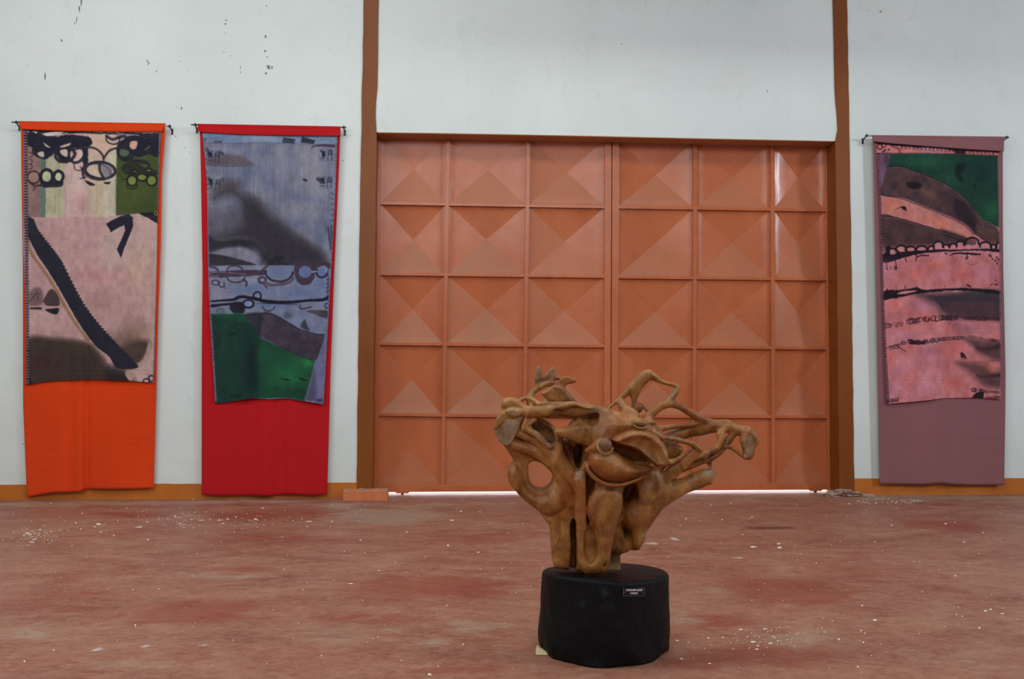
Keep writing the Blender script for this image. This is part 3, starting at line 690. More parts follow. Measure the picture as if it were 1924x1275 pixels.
    N.fill([(330, 590), (400, 600), (500, 590), (492, 636), (400, 646), (330, 640)], (32, 30, 42), .95, 1, smooth=True, rag=1); N.fill([(455, 548), (490, 544), (480, 590), (460, 580)], (178, 184, 160), 1, .8, smooth=True)
    N.stroke([(225, 590), (270, 630), (340, 625)], 14, (52, 36, 44), .9); N.stroke([(270, 640), (268, 672), (290, 640)], 9, (70, 52, 56), .8)
    for y in (385, 440, 480): N.ring(232, y, 26, 20, 9, (78, 34, 44), .85, 0, -90, 90)
    # lower two thirds
    N.fill([(180, 890), (520, 886), (820, 884), (1110, 852), (1290, 842), (1290, 1400), (1290, 2300), (180, 2300)], (174, 144, 140), 1, .7)
    c.T(4.25, 0, 460); N = c
    N.fill([(180, -220), (822, -220), (850, -150), (965, 100), (1040, 240), (1110, 440), (1190, 760), (1185, 800), (1160, 880), (1100, 940), (1040, 1110), (180, 1120)], (172, 136, 136), 1, .7)
    N.stroke([(822, -220), (850, -150), (965, 100), (1040, 240), (1110, 440), (1190, 760)], 3, (120, 92, 88), .6)
    N.blob(360, -60, 160, 90, (176, 128, 130), .5); N.blob(560, 60, 160, 200, (182, 142, 142), .4); N.blob(800, 250, 160, 60, (180, 120, 122), .6)
    N.blob(880, 20, 100, 220, (176, 150, 144), .5); N.blob(800, 460, 100, 90, (150, 112, 104), .6); N.blob(1100, 200, 80, 160, (178, 150, 130), .5); N.blob(900, 60, 60, 120, (188, 168, 156), .4)
    N.blob(1180, 300, 60, 300, (180, 140, 132), .5); N.blob(330, 600, 130, 80, (186, 154, 148), .6)
    # shade printed at the foot
    N.softfill([(180, 770), (450, 750), (700, 790), (760, 830), (870, 980), (1000, 1010), (1010, 1130), (180, 1140)], (58, 46, 40), .93, 34)
    N.fill([(180, 770), (450, 752), (700, 786), (860, 960), (840, 1120), (180, 1140)], (56, 44, 38), .6, 4, smooth=True)
    N.blob(340, 950, 140, 60, (66, 42, 42), .6); N.softfill([(860, 970), (960, 980), (1000, 1000), (1040, 1120), (850, 1120)], (34, 30, 36), .7, 30)
    N.blob(1080, 700, 120, 150, (120, 92, 78), .5, -30); N.softfill([(900, 860), (1000, 790), (1120, 760), (1190, 775), (1180, 850), (1140, 920), (1090, 960), (1000, 940)], (58, 46, 42), .9, 26)
    N.softfill([(760, 700), (900, 720), (1050, 700), (1100, 800), (960, 860), (860, 800)], (84, 66, 58), .6, 60)
    N.fill([(1190, 770), (1195, 900), (1100, 990), (1050, 1090), (1000, 1020), (1090, 950), (1150, 900)], (164, 136, 128), .95, 1, smooth=True)
    # braided dark strap, with a brown edge
    N.stroke([(215, -180), (240, 40), (340, 190), (430, 330), (560, 560), (700, 760)], 26, (128, 98, 66), .75, rag=.6)
    ed = [(190, -210), (250, -215), (300, -120), (410, 20), (500, 150), (600, 350), (700, 520), (830, 680), (960, 820), (1060, 920), (1105, 970), (1050, 990), (930, 980), (870, 890), (760, 800), (640, 640), (530, 450), (400, 230), (300, 80), (215, -90)]
    N.fill(ed, (36, 35, 46), 1, .6, smooth=True, rag=.5)
    e2 = catmull([(262, -205), (300, -120), (410, 20), (500, 150), (600, 350), (700, 520), (830, 680), (960, 820), (1060, 920)], False, 9)
    for p in catmull(e2[::4], False, 3)[::1]: N.blob(p[0] + 3, p[1], 7, 7, (34, 33, 44), 1, 0, 3)
    for k in range(0, 60):
        t = k / 60; q = e2[int(t * (len(e2) - 1))]; N.stroke([(q[0] - 12, q[1] + 8), (q[0] - 44, q[1] + 12), (q[0] - 70, q[1] + 40)], 3, (60, 60, 74), .35)
    # hooked mark and black corner
    N.fill([(848, -168), (900, -200), (970, -232), (1030, -245), (1060, -220), (1062, -150), (1030, -60), (990, 30), (965, 102), (932, 36), (958, -20), (1000, -120), (990, -160), (930, -130), (885, -100)], (34, 32, 46), 1, .7, rag=.5)
    N.fill([(1100, -254), (1258, -266), (1262, -168), (1180, -215)], (34, 30, 42), 1, .6); N.ring(1245, -252, 12, 14, 5, (180, 150, 60), .9)
    # two little dark shapes
    N.fill([(225, 400), (270, 345), (320, 342), (345, 400), (335, 470), (280, 490), (230, 480)], (92, 70, 72), .75, 3, smooth=True); N.fill([(346, 440), (400, 355), (440, 370), (472, 430), (468, 486), (380, 486), (352, 460)], (58, 46, 50), .9, 1.2, smooth=True)
    N.fill([(240, 500), (330, 494), (332, 516), (240, 512)], (40, 32, 40), .95, 1); N.fill([(360, 520), (400, 508), (468, 506), (462, 545), (430, 552)], (32, 26, 34), .95, 1, smooth=True); N.stroke([(228, 490), (470, 492)], 5, (196, 170, 166), .7)
    N.stroke([(220, 505), (335, 512)], 4, INK, .8); N.stroke([(240, 450), (300, 380), (300, 440)], 10, (60, 46, 50), .6)
    N.ring(1170, 1085, 26, 18, 12, INK); N.ring(1208, 1066, 20, 24, 12, INK); N.stroke([(222, 1060), (245, 1100)], 24, INK, .9)
    N.stroke([(240, 1000), (700, 985), (1215, 1005)], 3, (92, 76, 74), .5); N.stroke([(240, 1030), (800, 1020), (1215, 1030)], 3, (92, 76, 74), .4); N.stroke([(700, 390), (1230, 402)], 2.5, (150, 120, 116), .5); N.stroke([(540, -230), (1240, -222)], 2.5, (150, 122, 118), .5)
    c.border(48, 244, 51.5, 722, 7.5, 5.2, seed=2); c.border(300.5, 250, 296, 500, 3.5, 4, seed=3); c.border(296, 500, 288.5, 718, 3.5, 4, seed=4)
    c.weave(); return c

def print_two():
    c = Cv(374, 246, 640, 766, 2.0, 4); c.A[:] = (112, 113, 130); N = c
    g = vnoise(c.X / 22, c.Y / 60, 70, 4); c.A += ((g - .5) * 46)[..., None] * np.array([1.0, .9, .45])
    st = vnoise(c.X / 3, c.Y / 120, 71, 3); c.A += ((st - .5) * 26)[..., None]
    c.T(4.25, 340, 210)
    for q in ((450, 280, 90, 40), (560, 470, 150, 70), (700, 570, 60, 40), (950, 680, 80, 50), (900, 880, 60, 60), (420, 800, 80, 100), (1100, 960, 50, 160), (640, 330, 90, 30), (1060, 700, 70, 30)): N.blob(*q, (80, 90, 126), .5)
    for q in ((400, 300, 140, 40), (900, 400, 200, 120), (1100, 600, 100, 200), (900, 800, 90, 60)): N.blob(*q, (138, 134, 150), .4)
    # collaged head strip
    N.fill([(165, 168), (1250, 195), (1250, 262), (700, 250), (190, 248)], (112, 126, 152), 1, .8); N.stroke([(190, 250), (420, 250), (640, 246), (800, 252), (1240, 262)], 4, (50, 50, 66), .7, rag=.6)
    N.blob(330, 215, 140, 30, (88, 106, 140), .6); N.blob(650, 215, 120, 24, (146, 152, 168), .6)
    N.fill([(818, 205), (915, 218), (905, 252), (806, 246)], (44, 50, 60), .95, .8); N.stroke([(830, 228), (905, 238)], 4, (100, 104, 112), .6); N.fill([(965, 198), (1075, 228), (1060, 256), (955, 244)], (40, 44, 52), .95, .8)
    N.stroke([(250, 215), (300, 205), (340, 225)], 5, (60, 60, 84), .6); N.stroke([(1110, 230), (1160, 215), (1210, 235)], 4, (52, 52, 70), .7); N.ring(192, 222, 9, 12, 5, INK); N.stroke([(1040, 300), (1060, 275), (1140, 268), (1240, 275)], [4, 14, 20, 26], (60, 48, 72), .85)
    for q in range(5): N.scribble(265 + q * 14, 240, 275 + q * 14, 236, 7, 1, 4, seed=q)
    # soft brownish band
    N.softfill([(300, 345), (470, 348), (520, 380), (580, 425), (340, 430), (205, 418)], (84, 74, 78), .8, 18); N.stroke([(190, 412), (300, 430), (520, 432)], 5, (56, 48, 56), .8)
    # stamp-like signs
    def stamp(x, y, seed):
        r = random.Random(seed); N.stroke([(x, y), (x + 108, y), (x + 108, y + 92), (x, y + 92), (x, y)], 2.5, (48, 50, 72), .7, smooth=False, rag=.1)
        N.stroke([(x + 54, y), (x + 54, y + 92)], 2, (48, 50, 72), .6, smooth=False)
        for k in range(9): N.stroke([(x + r.uniform(5, 45), y + r.uniform(5, 60)), (x + r.uniform(5, 45), y + r.uniform(5, 60)), (x + r.uniform(5, 45), y + r.uniform(5, 60))], 6, (26, 26, 46), .9)
        N.stroke([(x + 66, y + 50), (x + 70, y + 14), (x + 96, y + 12), (x + 96, y + 50)], 8, (26, 26, 46), .9); N.ring(x + 84, y + 34, 9, 10, 6, (26, 26, 46))
        N.stroke([(x + 66, y + 66), (x + 66, y + 84)], 6, (26, 26, 46)); N.stroke([(x + 94, y + 62), (x + 94, y + 84)], 7, (26, 26, 46)); N.stroke([(x + 10, y + 76), (x + 38, y + 72)], 8, (26, 26, 46), .8)
    stamp(208, 312, 1); stamp(1108, 300, 2); stamp(212, 536, 3); stamp(1104, 518, 4)
    for q, (x, y) in enumerate(((210, 300), (225, 330), (315, 315), (330, 330), (330, 540), (222, 530), (238, 540), (1092, 530), (1100, 545))): N.scribble(x - 8, y, x + 10, y + 6, 12, 2, 4.5, (30, 28, 46), seed=q + 20)
    # great soft dark shape
    N.softfill([(200, 860), (340, 800), (480, 760), (640, 900), (680, 1060), (560, 1030), (400, 1010), (200, 1000)], (70, 66, 78), .75, 60)
    N.softfill([(500, 660), (620, 680), (780, 820), (960, 980), (1120, 1100), (1000, 1080), (820, 960), (640, 800)], (74, 68, 74), .5, 40)
    N.softfill([(250, 700), (340, 560), (400, 556), (470, 570), (470, 640), (560, 690), (620, 730), (720, 840), (860, 950), (1000, 1040), (1120, 1130), (1140, 1180), (1130, 1220), (680, 1215), (650, 1120), (560, 1030), (420, 1020), (300, 1030), (200, 1010), (260, 980), (440, 940), (500, 880), (480, 760), (430, 680), (350, 680)], (50, 46, 54), .93, 48)
    N.softfill([(560, 700), (700, 850), (900, 1000), (1100, 1130), (1120, 1215), (700, 1215), (640, 1080), (540, 960)], (48, 44, 52), .9, 48)
    N.blob(360, 610, 110, 40, (84, 72, 76), .5)
    N.softfill([(200, 990), (300, 1030), (480, 1015), (600, 1040), (680, 1140), (720, 1200), (640, 1160), (500, 1080), (360, 1085), (260, 1115), (205, 1110)], (40, 36, 46), .95, 14)
    N.blob(310, 850, 70, 120, (98, 94, 108), .55); N.blob(400, 1120, 100, 22, (120, 114, 128), .9); N.blob(580, 1150, 50, 55, (120, 118, 138), .8, 40)
    N.fill([(205, 1140), (300, 1140), (440, 1170), (600, 1222), (420, 1225), (205, 1228)], (44, 40, 48), .95, 1.4, smooth=True); N.fill([(690, 1225), (760, 1150), (830, 1160), (800, 1190), (900, 1222)], (34, 32, 42), .95, 2, smooth=True)
    N.stroke([(980, 540), (1002, 548)], 16, (24, 24, 44), .95, rag=.3)
    r = random.Random(3)
    for k in range(11): N.scribble(1160 + k * 3, 920 + k * 17, 1215, 925 + k * 17, 10, 2, 4, (30, 26, 50), seed=k)
    for k in range(14): N.scribble(1195, 640 + k * 44, 1222, 655 + k * 44, 9, 1, 4, (30, 26, 50), seed=k + 60)
    for k in range(10): N.scribble(195, 480 + k * 40, 214, 490 + k * 40, 9, 1, 5, (34, 30, 50), seed=k + 90)
    c.T(4.25, 340, 480); N = c
    # horizontal painted lines
    N.fill([(205, 82), (560, 78), (1195, 76), (1190, 130), (1180, 440), (700, 452), (205, 462)], (112, 118, 142), .9, 1)
    for q in ((800, 130, 90, 50), (1000, 130, 60, 40), (980, 300, 160, 60), (560, 270, 160, 50), (1120, 220, 60, 40), (760, 400, 160, 30)): N.blob(*q, (80, 94, 136), .6)
    N.blob(280, 300, 80, 60, (142, 130, 150), .6); N.blob(560, 200, 80, 20, (136, 138, 160), .6)
    P1 = (62, 46, 62)
    N.stroke([(205, 150), (320, 150), (480, 140), (660, 135)], [44, 50, 52, 40], P1, .92, rag=1.2); N.stroke([(220, 140), (330, 132), (520, 150)], 5, (150, 140, 160), .7); N.stroke([(225, 168), (300, 160)], 5, (150, 140, 160), .7)
    N.ring(430, 120, 62, 40, 14, P1, .9, 0, 160, 380); N.ring(440, 170, 72, 44, 14, P1, .9, 0, 0, 180); N.stroke([(205, 90), (270, 95), (300, 125)], 16, P1, .9); N.stroke([(500, 190), (525, 215), (520, 240)], 20, P1, .9)
    N.ring(275, 215, 28, 20, 12, P1); N.ring(325, 230, 22, 22, 12, P1, .9, 0, -40, 230); N.stroke([(345, 240), (352, 262)], 8, P1)
    N.ring(785, 135, 108, 72, 18, (44, 38, 56), .95, 0, 0, 190); N.stroke([(620, 150), (690, 80)], 20, P1, .85); N.ring(650, 195, 28, 24, 18, P1); N.stroke([(660, 220), (740, 235), (860, 215), (900, 180)], [30, 26, 22, 16], (76, 58, 76), .8); N.stroke([(670, 240), (690, 260)], 14, P1, .8)
    N.fill([(905, 90), (940, 60), (1060, 50), (1200, 60), (1190, 110), (1140, 80), (1080, 110), (1060, 190), (1010, 235), (950, 225), (915, 180)], (58, 46, 60), .93, 1, smooth=True, rag=1)
    for cx, cy, rx, ry in ((992, 130, 52, 48), (1120, 130, 36, 36)): N.fill([(cx + rx * math.cos(a), cy + ry * math.sin(a)) for a in np.linspace(0, 6, 9)], (88, 100, 140), 1, .8, smooth=True)
    N.ring(1125, 130, 44, 44, 16, (34, 28, 44), .95, 0, 20, 200); N.stroke([(1045, 130), (1085, 126)], 10, (170, 174, 196), .8); N.stroke([(1150, 124), (1195, 118)], 9, (150, 154, 180), .8)
    N.stroke([(225, 365), (330, 358), (420, 350), (480, 328), (560, 338), (700, 368), (860, 372), (1000, 360), (1130, 352), (1185, 330)], [16, 18, 26, 24, 26, 30, 26, 22, 26, 34], (26, 22, 38), .97, rag=.8)
    N.stroke([(225, 405), (300, 395), (400, 385), (480, 378)], [30, 22, 20, 16], (26, 22, 38), .97, rag=.8); N.fill([(390, 400), (430, 370), (500, 380), (510, 440), (480, 470), (440, 470), (400, 440)], (30, 25, 40), .96, 1.2, smooth=True, rag=1)
    N.ring(538, 385, 42, 30, 18, (28, 24, 40)); N.fill([(538 + 32 * math.cos(a), 384 + 22 * math.sin(a)) for a in np.linspace(0, 6, 9)], (110, 124, 164), 1, .8, smooth=True)
    N.ring(610, 320, 30, 30, 14, (26, 22, 38), .95, 0, 130, 400); N.ring(700, 405, 48, 36, 10, (44, 38, 56), .9, 0, 0, 180); N.stroke([(600, 380), (740, 384), (930, 392)], 6, (40, 36, 54), .8); N.ring(312, 450, 30, 26, 14, (92, 78, 98), .85, 0, 180, 370)
    N.stroke([(950, 395), (960, 425), (1040, 410)], 10, (30, 26, 40), .85); N.ring(1165, 400, 14, 20, 8, INK)
    # the green field with the dark mesh ribbon
    N.fill([(225, 470), (420, 462), (640, 456), (800, 455), (1145, 440), (1180, 440), (1140, 640), (1090, 900), (1010, 1150), (1000, 1200), (260, 1200)], (106, 112, 140), 1, 1)
    N.blob(900, 520, 120, 50, (112, 120, 150), .6); N.blob(850, 480, 40, 30, (60, 62, 76), .7)
    N.fill([(228, 470), (500, 462), (560, 540), (640, 660), (760, 720), (900, 780), (1070, 838), (1060, 900), (1010, 1060), (985, 1160), (840, 1135), (560, 1142), (390, 1170), (262, 1190)], (26, 66, 48), 1, 1)
    N.blob(860, 950, 170, 110, (34, 104, 62), .65); N.blob(1010, 850, 60, 40, (40, 124, 66), .7); N.blob(330, 520, 90, 60, (26, 78, 58), .7); N.fill([(228, 470), (560, 540), (625, 650), (610, 1142), (262, 1190)], (24, 48, 44), .8, 5); N.blob(560, 880, 60, 260, (14, 30, 34), .8); N.blob(330, 700, 80, 200, (30, 58, 50), .5); N.blob(930, 1080, 130, 50, (20, 52, 40), .6); N.blob(640, 800, 30, 60, (28, 100, 60), .4)
    N.fill([(1070, 838), (1145, 640), (1175, 500), (1165, 760), (1140, 1190), (1085, 1180), (985, 1165), (1040, 1000), (1062, 880)], (98, 96, 132), 1, 1); N.softfill([(1000, 1160), (1040, 1000), (1070, 900), (1080, 1040), (1070, 1160)], (64, 62, 84), .7, 16)
    N.blob(1100, 1000, 30, 120, (112, 110, 146), .6); N.stroke([(1000, 1160), (1060, 1168)], 8, (150, 152, 176), .8)
    N.hatch([(640, 458), (720, 456), (840, 520), (960, 590), (1080, 625), (1145, 635), (1110, 760), (1075, 832), (1000, 820), (880, 775), (740, 700), (640, 640), (600, 560)], (44, 36, 50), (134, 124, 134), 24, 3.4, .97, 0)
    N.softfill([(510, 470), (640, 458), (640, 560), (630, 640), (560, 540)], (40, 38, 46), .9, 10); N.stroke([(560, 540), (640, 650), (760, 715), (900, 778), (1000, 822), (1070, 838)], 5, (26, 22, 34), .9)
    N.stroke([(560, 470), (600, 470), (720, 465), (840, 525), (960, 592), (1100, 628), (1145, 630)], 6, (28, 24, 36), .9); N.hatch([(1000, 440), (1170, 440), (1170, 500), (1100, 480)], (46, 38, 48), (150, 144, 140), 20, 3, .9)
    N.fill([(955, 560), (990, 510), (1010, 560), (1030, 600), (985, 590)], (40, 42, 56), .8, 2, smooth=True); N.ring(262, 670, 40, 70, 18, (22, 36, 36), .6); N.blob(262, 670, 34, 60, (34, 44, 42), .7)
    N.stroke([(370, 645), (410, 622), (450, 618)], [4, 16, 4], (16, 30, 30), .9); N.stroke([(785, 975), (830, 988), (875, 996)], [4, 13, 6], (16, 34, 28), .95); N.fill([(935, 966), (970, 980), (1020, 998), (985, 1000), (950, 990)], (14, 30, 26), .95, .8)
    for k in range(5): N.scribble(395 + k * 18, 1112, 405 + k * 18, 1120, 10, 1, 6, (16, 26, 28), seed=k + 7)
    for k in range(4): N.scribble(1085 + k * 12, 1150, 1095 + k * 12, 1156, 11, 1, 4.5, (26, 22, 44), seed=k + 40)
    for k in range(8): N.scribble(1168 + 3 * math.sin(k), 120 + k * 32, 1180, 130 + k * 32, 12, 1, 5, (28, 22, 38), seed=k + 50)
    c.T(1, 0, 0)
    for (xa, ya, xb, yb, sd) in ((386.5, 300, 392, 500, 1), (392, 500, 396, 600, 2), (396, 600, 406, 755, 3), (632, 262, 626, 440, 4), (626, 440, 616.5, 600, 5), (616.5, 600, 608, 756, 6)):
        c.border(xa, ya, xb, yb, 3.2, 3.6, (30, 26, 52), (176, 178, 204), sd)
    c.weave(); return c

def print_three():
    c = Cv(1640, 258, 1890, 764, 2.0, 8); c.A[:] = (184, 112, 116); N = c
    g = vnoise(c.X / 26, c.Y / 22, 80, 4); c.A += ((g - .5) * 60)[..., None] * np.array([.8, .9, 1.0])
    c.T(4.552, 1600, 230)
    # strip at the head
    N.fill([(205, 160), (1255, 240), (1255, 282), (880, 268), (215, 262)], (196, 112, 112), 1, .7); N.blob(680, 235, 100, 22, (176, 128, 156), .7)
    D = (38, 20, 34)
    N.fill([(205, 160), (500, 190), (760, 205), (1255, 245), (1255, 262), (1100, 250), (880, 245), (760, 222), (560, 215), (420, 205), (330, 195), (215, 185)], D, .95, .8, rag=.8)
    N.fill([(880, 235), (975, 240), (970, 272), (885, 268)], D, .95, 1, rag=1)
    N.ring(242, 208, 22, 22, 10, D); N.ring(275, 196, 18, 16, 8, D); N.stroke([(330, 195), (400, 225), (415, 255)], 9, D, .9); N.stroke([(268, 250), (290, 232)], 14, D); N.blob(318, 232, 9, 9, D, 1, 0, 3)
    for k in range(24): N.scribble(420 + k * 34, 210 + k * 2.2, 440 + k * 34, 214 + k * 2.2, 13, 1, 5, D, seed=k, alpha=.85)
    N.stroke([(215, 262), (500, 262), (880, 268), (1255, 284)], 5, D, .9, rag=.5)
    # green ground and lilac corner
    N.fill([(210, 264), (880, 270), (1255, 286), (1262, 900), (1120, 830), (1000, 700), (800, 540), (400, 380), (320, 380), (240, 620), (215, 600)], (24, 56, 46), 1, .8)
    N.blob(640, 330, 200, 60, (34, 84, 58), .7); N.blob(1200, 750, 60, 90, (34, 96, 62), .6); N.blob(1060, 420, 160, 120, (20, 42, 38), .7); N.blob(860, 480, 120, 60, (32, 78, 56), .6)
    N.fill([(205, 264), (330, 268), (320, 340), (290, 450), (260, 600), (235, 620), (215, 500)], (104, 76, 100), 1, 2, smooth=False); N.blob(300, 310, 24, 60, (54, 38, 56), .7)
    N.fill([(895, 360), (980, 350), (970, 390), (935, 440), (965, 500), (930, 510), (890, 450)], (16, 28, 30), .85, 2.5, smooth=True, rag=1); N.fill([(1030, 510), (1050, 530), (1070, 570), (1050, 570)], (16, 28, 30), .8, 1.2); N.fill([(1095, 475), (1125, 500), (1100, 500)], (16, 28, 30), .7, 1.2)
    # salmon field between the mesh bands
    N.fill([(245, 640), (420, 640), (640, 720), (840, 820), (960, 870), (1040, 980), (900, 960), (700, 890), (480, 830), (250, 800)], (182, 112, 104), 1, .8, smooth=True)
    N.blob(330, 700, 70, 50, (196, 112, 90), .6); N.blob(760, 860, 90, 26, (200, 110, 86), .6, 20); N.blob(540, 710, 120, 40, (176, 122, 118), .6, 20); N.blob(900, 900, 60, 30, (176, 130, 124), .6, 30)
    N.blob(720, 790, 50, 26, (120, 80, 78), .4, 30)
    WB, WL = (48, 34, 40), (176, 128, 122)
    N.hatch([(320, 385), (420, 385), (500, 410), (700, 480), (860, 570), (960, 640), (1040, 740), (1120, 830), (1240, 900), (1265, 1010), (1180, 1030), (1060, 960), (1000, 890), (900, 830), (720, 755), (560, 690), (420, 640), (250, 620), (280, 480)], WB, WL, 25, 3.3, .97, 6)
    N.blob(640, 600, 90, 40, (150, 96, 76), .35, 25); N.softfill([(880, 660), (980, 680), (1060, 800), (1060, 950), (1000, 880), (900, 800)], (34, 24, 34), .75, 20); N.hatch([(1060, 880), (1160, 900), (1260, 950), (1265, 1030), (1160, 1020)], (60, 40, 38), (176, 132, 100), 40, 3.5, .8)
    N.hatch([(248, 800), (400, 815), (560, 860), (760, 920), (980, 990), (1050, 1040), (700, 1060), (400, 1080), (252, 1090)], WB, (166, 114, 104), 14, 3.3, .97, 0); N.softfill([(760, 910), (900, 950), (1010, 1000), (960, 1030), (820, 980)], (40, 32, 38), .8, 12)
    for P_ in ([(300, 385), (420, 378), (560, 425), (760, 505), (900, 590), (990, 680), (1040, 780)], [(250, 615), (420, 650), (560, 700), (720, 765), (880, 835), (980, 890), (1040, 960)], [(250, 800), (380, 812), (560, 862), (780, 930), (960, 985)]):
        N.stroke(P_, 7, (34, 20, 30), .9); N.stroke([(x, y + (7 if P_[0][1] < 700 else 9)) for x, y in P_], 3, (178, 126, 122), .7)
    N.fill([(470, 520), (520, 505), (590, 520), (585, 560), (500, 565)], (22, 18, 28), .85, 2, smooth=True, rag=1.2)
    for k in range(18): N.stroke([(330 + k * 36, 375 + k * k * .75), (334 + k * 36, 352 + k * k * .8)], 5, (20, 16, 26), .8)
    for k in range(5): N.scribble(345 + k * 26, 352, 352 + k * 26, 352, 9, 1, 3, (20, 30, 30), seed=k + 3, alpha=.7)
    N.stroke([(370, 748), (410, 730), (450, 722), (470, 752)], [4, 8, 16, 6], (34, 20, 30), .95); N.fill([(425, 726), (455, 720), (470, 755), (440, 745)], (30, 18, 28), .95, .8)
    for k in range(5): N.stroke([(385 + k * 22, 750), (400 + k * 20, 800)], 2, (80, 50, 54), .45)
    # chain of loops and the black line
    N.fill([(255, 1060), (1275, 1020), (1278, 1110), (258, 1190)], (186, 122, 128), .4, 4)
    N.fill([(258, 1140), (300, 1110), (420, 1105), (560, 1095), (760, 1085), (960, 1085), (1120, 1080), (1278, 1080), (1278, 1108), (1100, 1095), (900, 1100), (640, 1115), (470, 1150), (330, 1190), (262, 1198)], (28, 14, 26), .97, .8, smooth=True, rag=.8)
    for cx, cy, rx, ry in ((350, 1105, 48, 34), (425, 1080, 44, 36), (505, 1080, 40, 26), (600, 1075, 42, 28), (680, 1068, 24, 18), (742, 1045, 38, 36), (810, 1055, 26, 18), (870, 1048, 28, 20), (930, 1035, 34, 26), (1030, 1020, 56, 44), (1145, 1045, 44, 30), (1215, 1060, 20, 26), (1255, 1050, 14, 40)):
        N.fill([(cx + rx * .75 * math.cos(a), cy + ry * .7 * math.sin(a)) for a in np.linspace(0, 6, 9)], (182, 124, 124) if cx != 1030 else (96, 66, 70), .9, .8, smooth=True); N.ring(cx, cy + 8, rx * 1.05, ry, 17, (28, 14, 26), .95, 0, 165, 375, rag=1)
    N.fill([(290, 1060), (330, 1050), (330, 1190), (290, 1200)], (28, 14, 26), .95, 1, rag=1)
    for a, b in (((300, 1190), (300, 1250)), ((375, 1180), (385, 1250)), ((460, 1160), (470, 1195)), ((556, 1130), (550, 1180)), ((990, 1110), (985, 1170)), ((975, 1160), (1000, 1150))): N.stroke([a, b], 9, (28, 14, 26), .92)
    N.stroke([(840, 1135), (880, 1120), (960, 1118), (1040, 1125), (1105, 1125)], [6, 14, 16, 18, 12], (28, 14, 26), .93, rag=1); N.stroke([(560, 1150), (600, 1136), (660, 1138)], 12, (28, 14, 26), .9); N.stroke([(800, 1118), (812, 1124)], 12, (28, 14, 26), .9)
    N.stroke([(990, 1200), (1030, 1220), (1085, 1188)], 3.5, (60, 30, 40), .8)
    for k, (x, y) in enumerate(((1190, 1140), (1205, 1165), (1240, 1150), (1255, 1170), (1230, 1180), (1180, 1132), (1245, 1200), (330, 1240), (370, 1245))): N.scribble(x - 6, y, x + 8, y + 4, 9, 1, 6, (28, 14, 26), seed=k)
    c.T(4.552, 1600, 500); N = c
    # pink field with stains
    for q in ((560, 70, 70, 60), (730, 0, 70, 60), (950, 70, 90, 50), (360, 330, 60, 60), (480, 700, 50, 40), (330, 800, 60, 90), (500, 960, 60, 90), (640, 450, 90, 50), (870, 700, 90, 60), (880, 1000, 90, 60), (500, 520, 70, 30), (850, 540, 60, 30)): N.blob(*q, (200, 96, 88), .6)
    for q in ((300, 50, 60, 80), (800, 80, 60, 50), (1150, 60, 100, 60), (460, 600, 100, 60), (420, 880, 80, 70), (600, 1040, 80, 60), (360, 1060, 60, 50), (680, 760, 90, 100), (620, 330, 90, 60)): N.blob(*q, (178, 116, 138), .6)
    N.softfill([(560, 240), (760, 230), (1000, 215), (1280, 215), (1290, 400), (1270, 470), (1140, 455), (980, 455), (800, 420), (720, 330)], (52, 42, 52), .96, 30); N.softfill([(520, 235), (640, 250), (760, 380), (840, 470), (760, 420), (640, 320)], (110, 74, 80), .6, 34)
    N.blob(1050, 235, 90, 18, (48, 54, 54), .9); N.blob(900, 500, 100, 40, (120, 76, 90), .6, 30); N.blob(1000, 540, 120, 40, (136, 88, 110), .55); N.blob(1180, 520, 90, 40, (180, 116, 124), .7); N.stroke([(1060, 545), (1140, 552), (1200, 530)], 5, (210, 136, 128), .6)
    N.fill([(258, 225), (330, 200), (390, 205), (470, 195), (560, 180), (620, 200), (800, 190), (1000, 188), (1278, 212), (1278, 240), (1100, 220), (900, 206), (700, 220), (560, 236), (430, 262), (330, 280), (262, 290)], (28, 14, 26), .97, .8, smooth=True, rag=.8)
    N.fill([(390, 235), (450, 212), (560, 208), (500, 228), (430, 238)], (196, 130, 134), .95, .8, smooth=True); N.fill([(835, 216), (900, 210), (940, 212), (880, 220)], (196, 140, 146), .9, .6)
    for a, b, w in (((300, 210), (305, 192), 9), ((385, 205), (382, 170), 4), ((455, 190), (462, 165), 7), ((470, 195), (520, 204), 6), ((560, 190), (560, 168), 7), ((796, 165), (800, 178), 6), ((990, 158), (1015, 174), 14), ((1190, 162), (1205, 150), 8), ((1222, 160), (1236, 150), 9), ((1240, 166), (1250, 150), 9), ((1232, 118), (1238, 124), 8), ((300, 10), (310, 30), 7), ((370, 0), (388, 22), 9)): N.stroke([a, b], w, (28, 14, 26), .92)
    # two lines of looping signs
    def loops(x0, y0, x1, y1, n, rx, ry, w, seed, arc=0):
        r = random.Random(seed)
        for i in range(n):
            t = i / max(1, n - 1); x = x0 + (x1 - x0) * t; y = y0 + (y1 - y0) * t - arc * math.sin(math.pi * t)
            N.ring(x, y, rx * r.uniform(.6, 1.2), ry * r.uniform(.6, 1.2), w * r.uniform(.7, 1.5), (34, 18, 30), .92, r.uniform(-30, 30), r.uniform(-60, 60), r.uniform(240, 380), rag=.2)
    loops(285, 515, 335, 508, 4, 14, 18, 5, 1); N.stroke([(270, 500), (300, 490), (345, 500)], 8, (34, 18, 30), .9); loops(375, 500, 430, 490, 5, 10, 20, 4, 2); loops(480, 475, 580, 462, 7, 14, 22, 6, 3); N.stroke([(470, 470), (500, 445), (545, 450), (600, 440)], 6, (34, 18, 30), .9)
    loops(620, 450, 665, 455, 3, 18, 18, 7, 4); loops(700, 445, 725, 450, 2, 18, 22, 6, 5); loops(760, 440, 900, 440, 10, 14, 20, 7, 6); N.stroke([(720, 470), (800, 450), (860, 432), (960, 435)], 7, (30, 16, 30), .9); loops(960, 440, 1270, 452, 30, 9, 16, 5, 7)
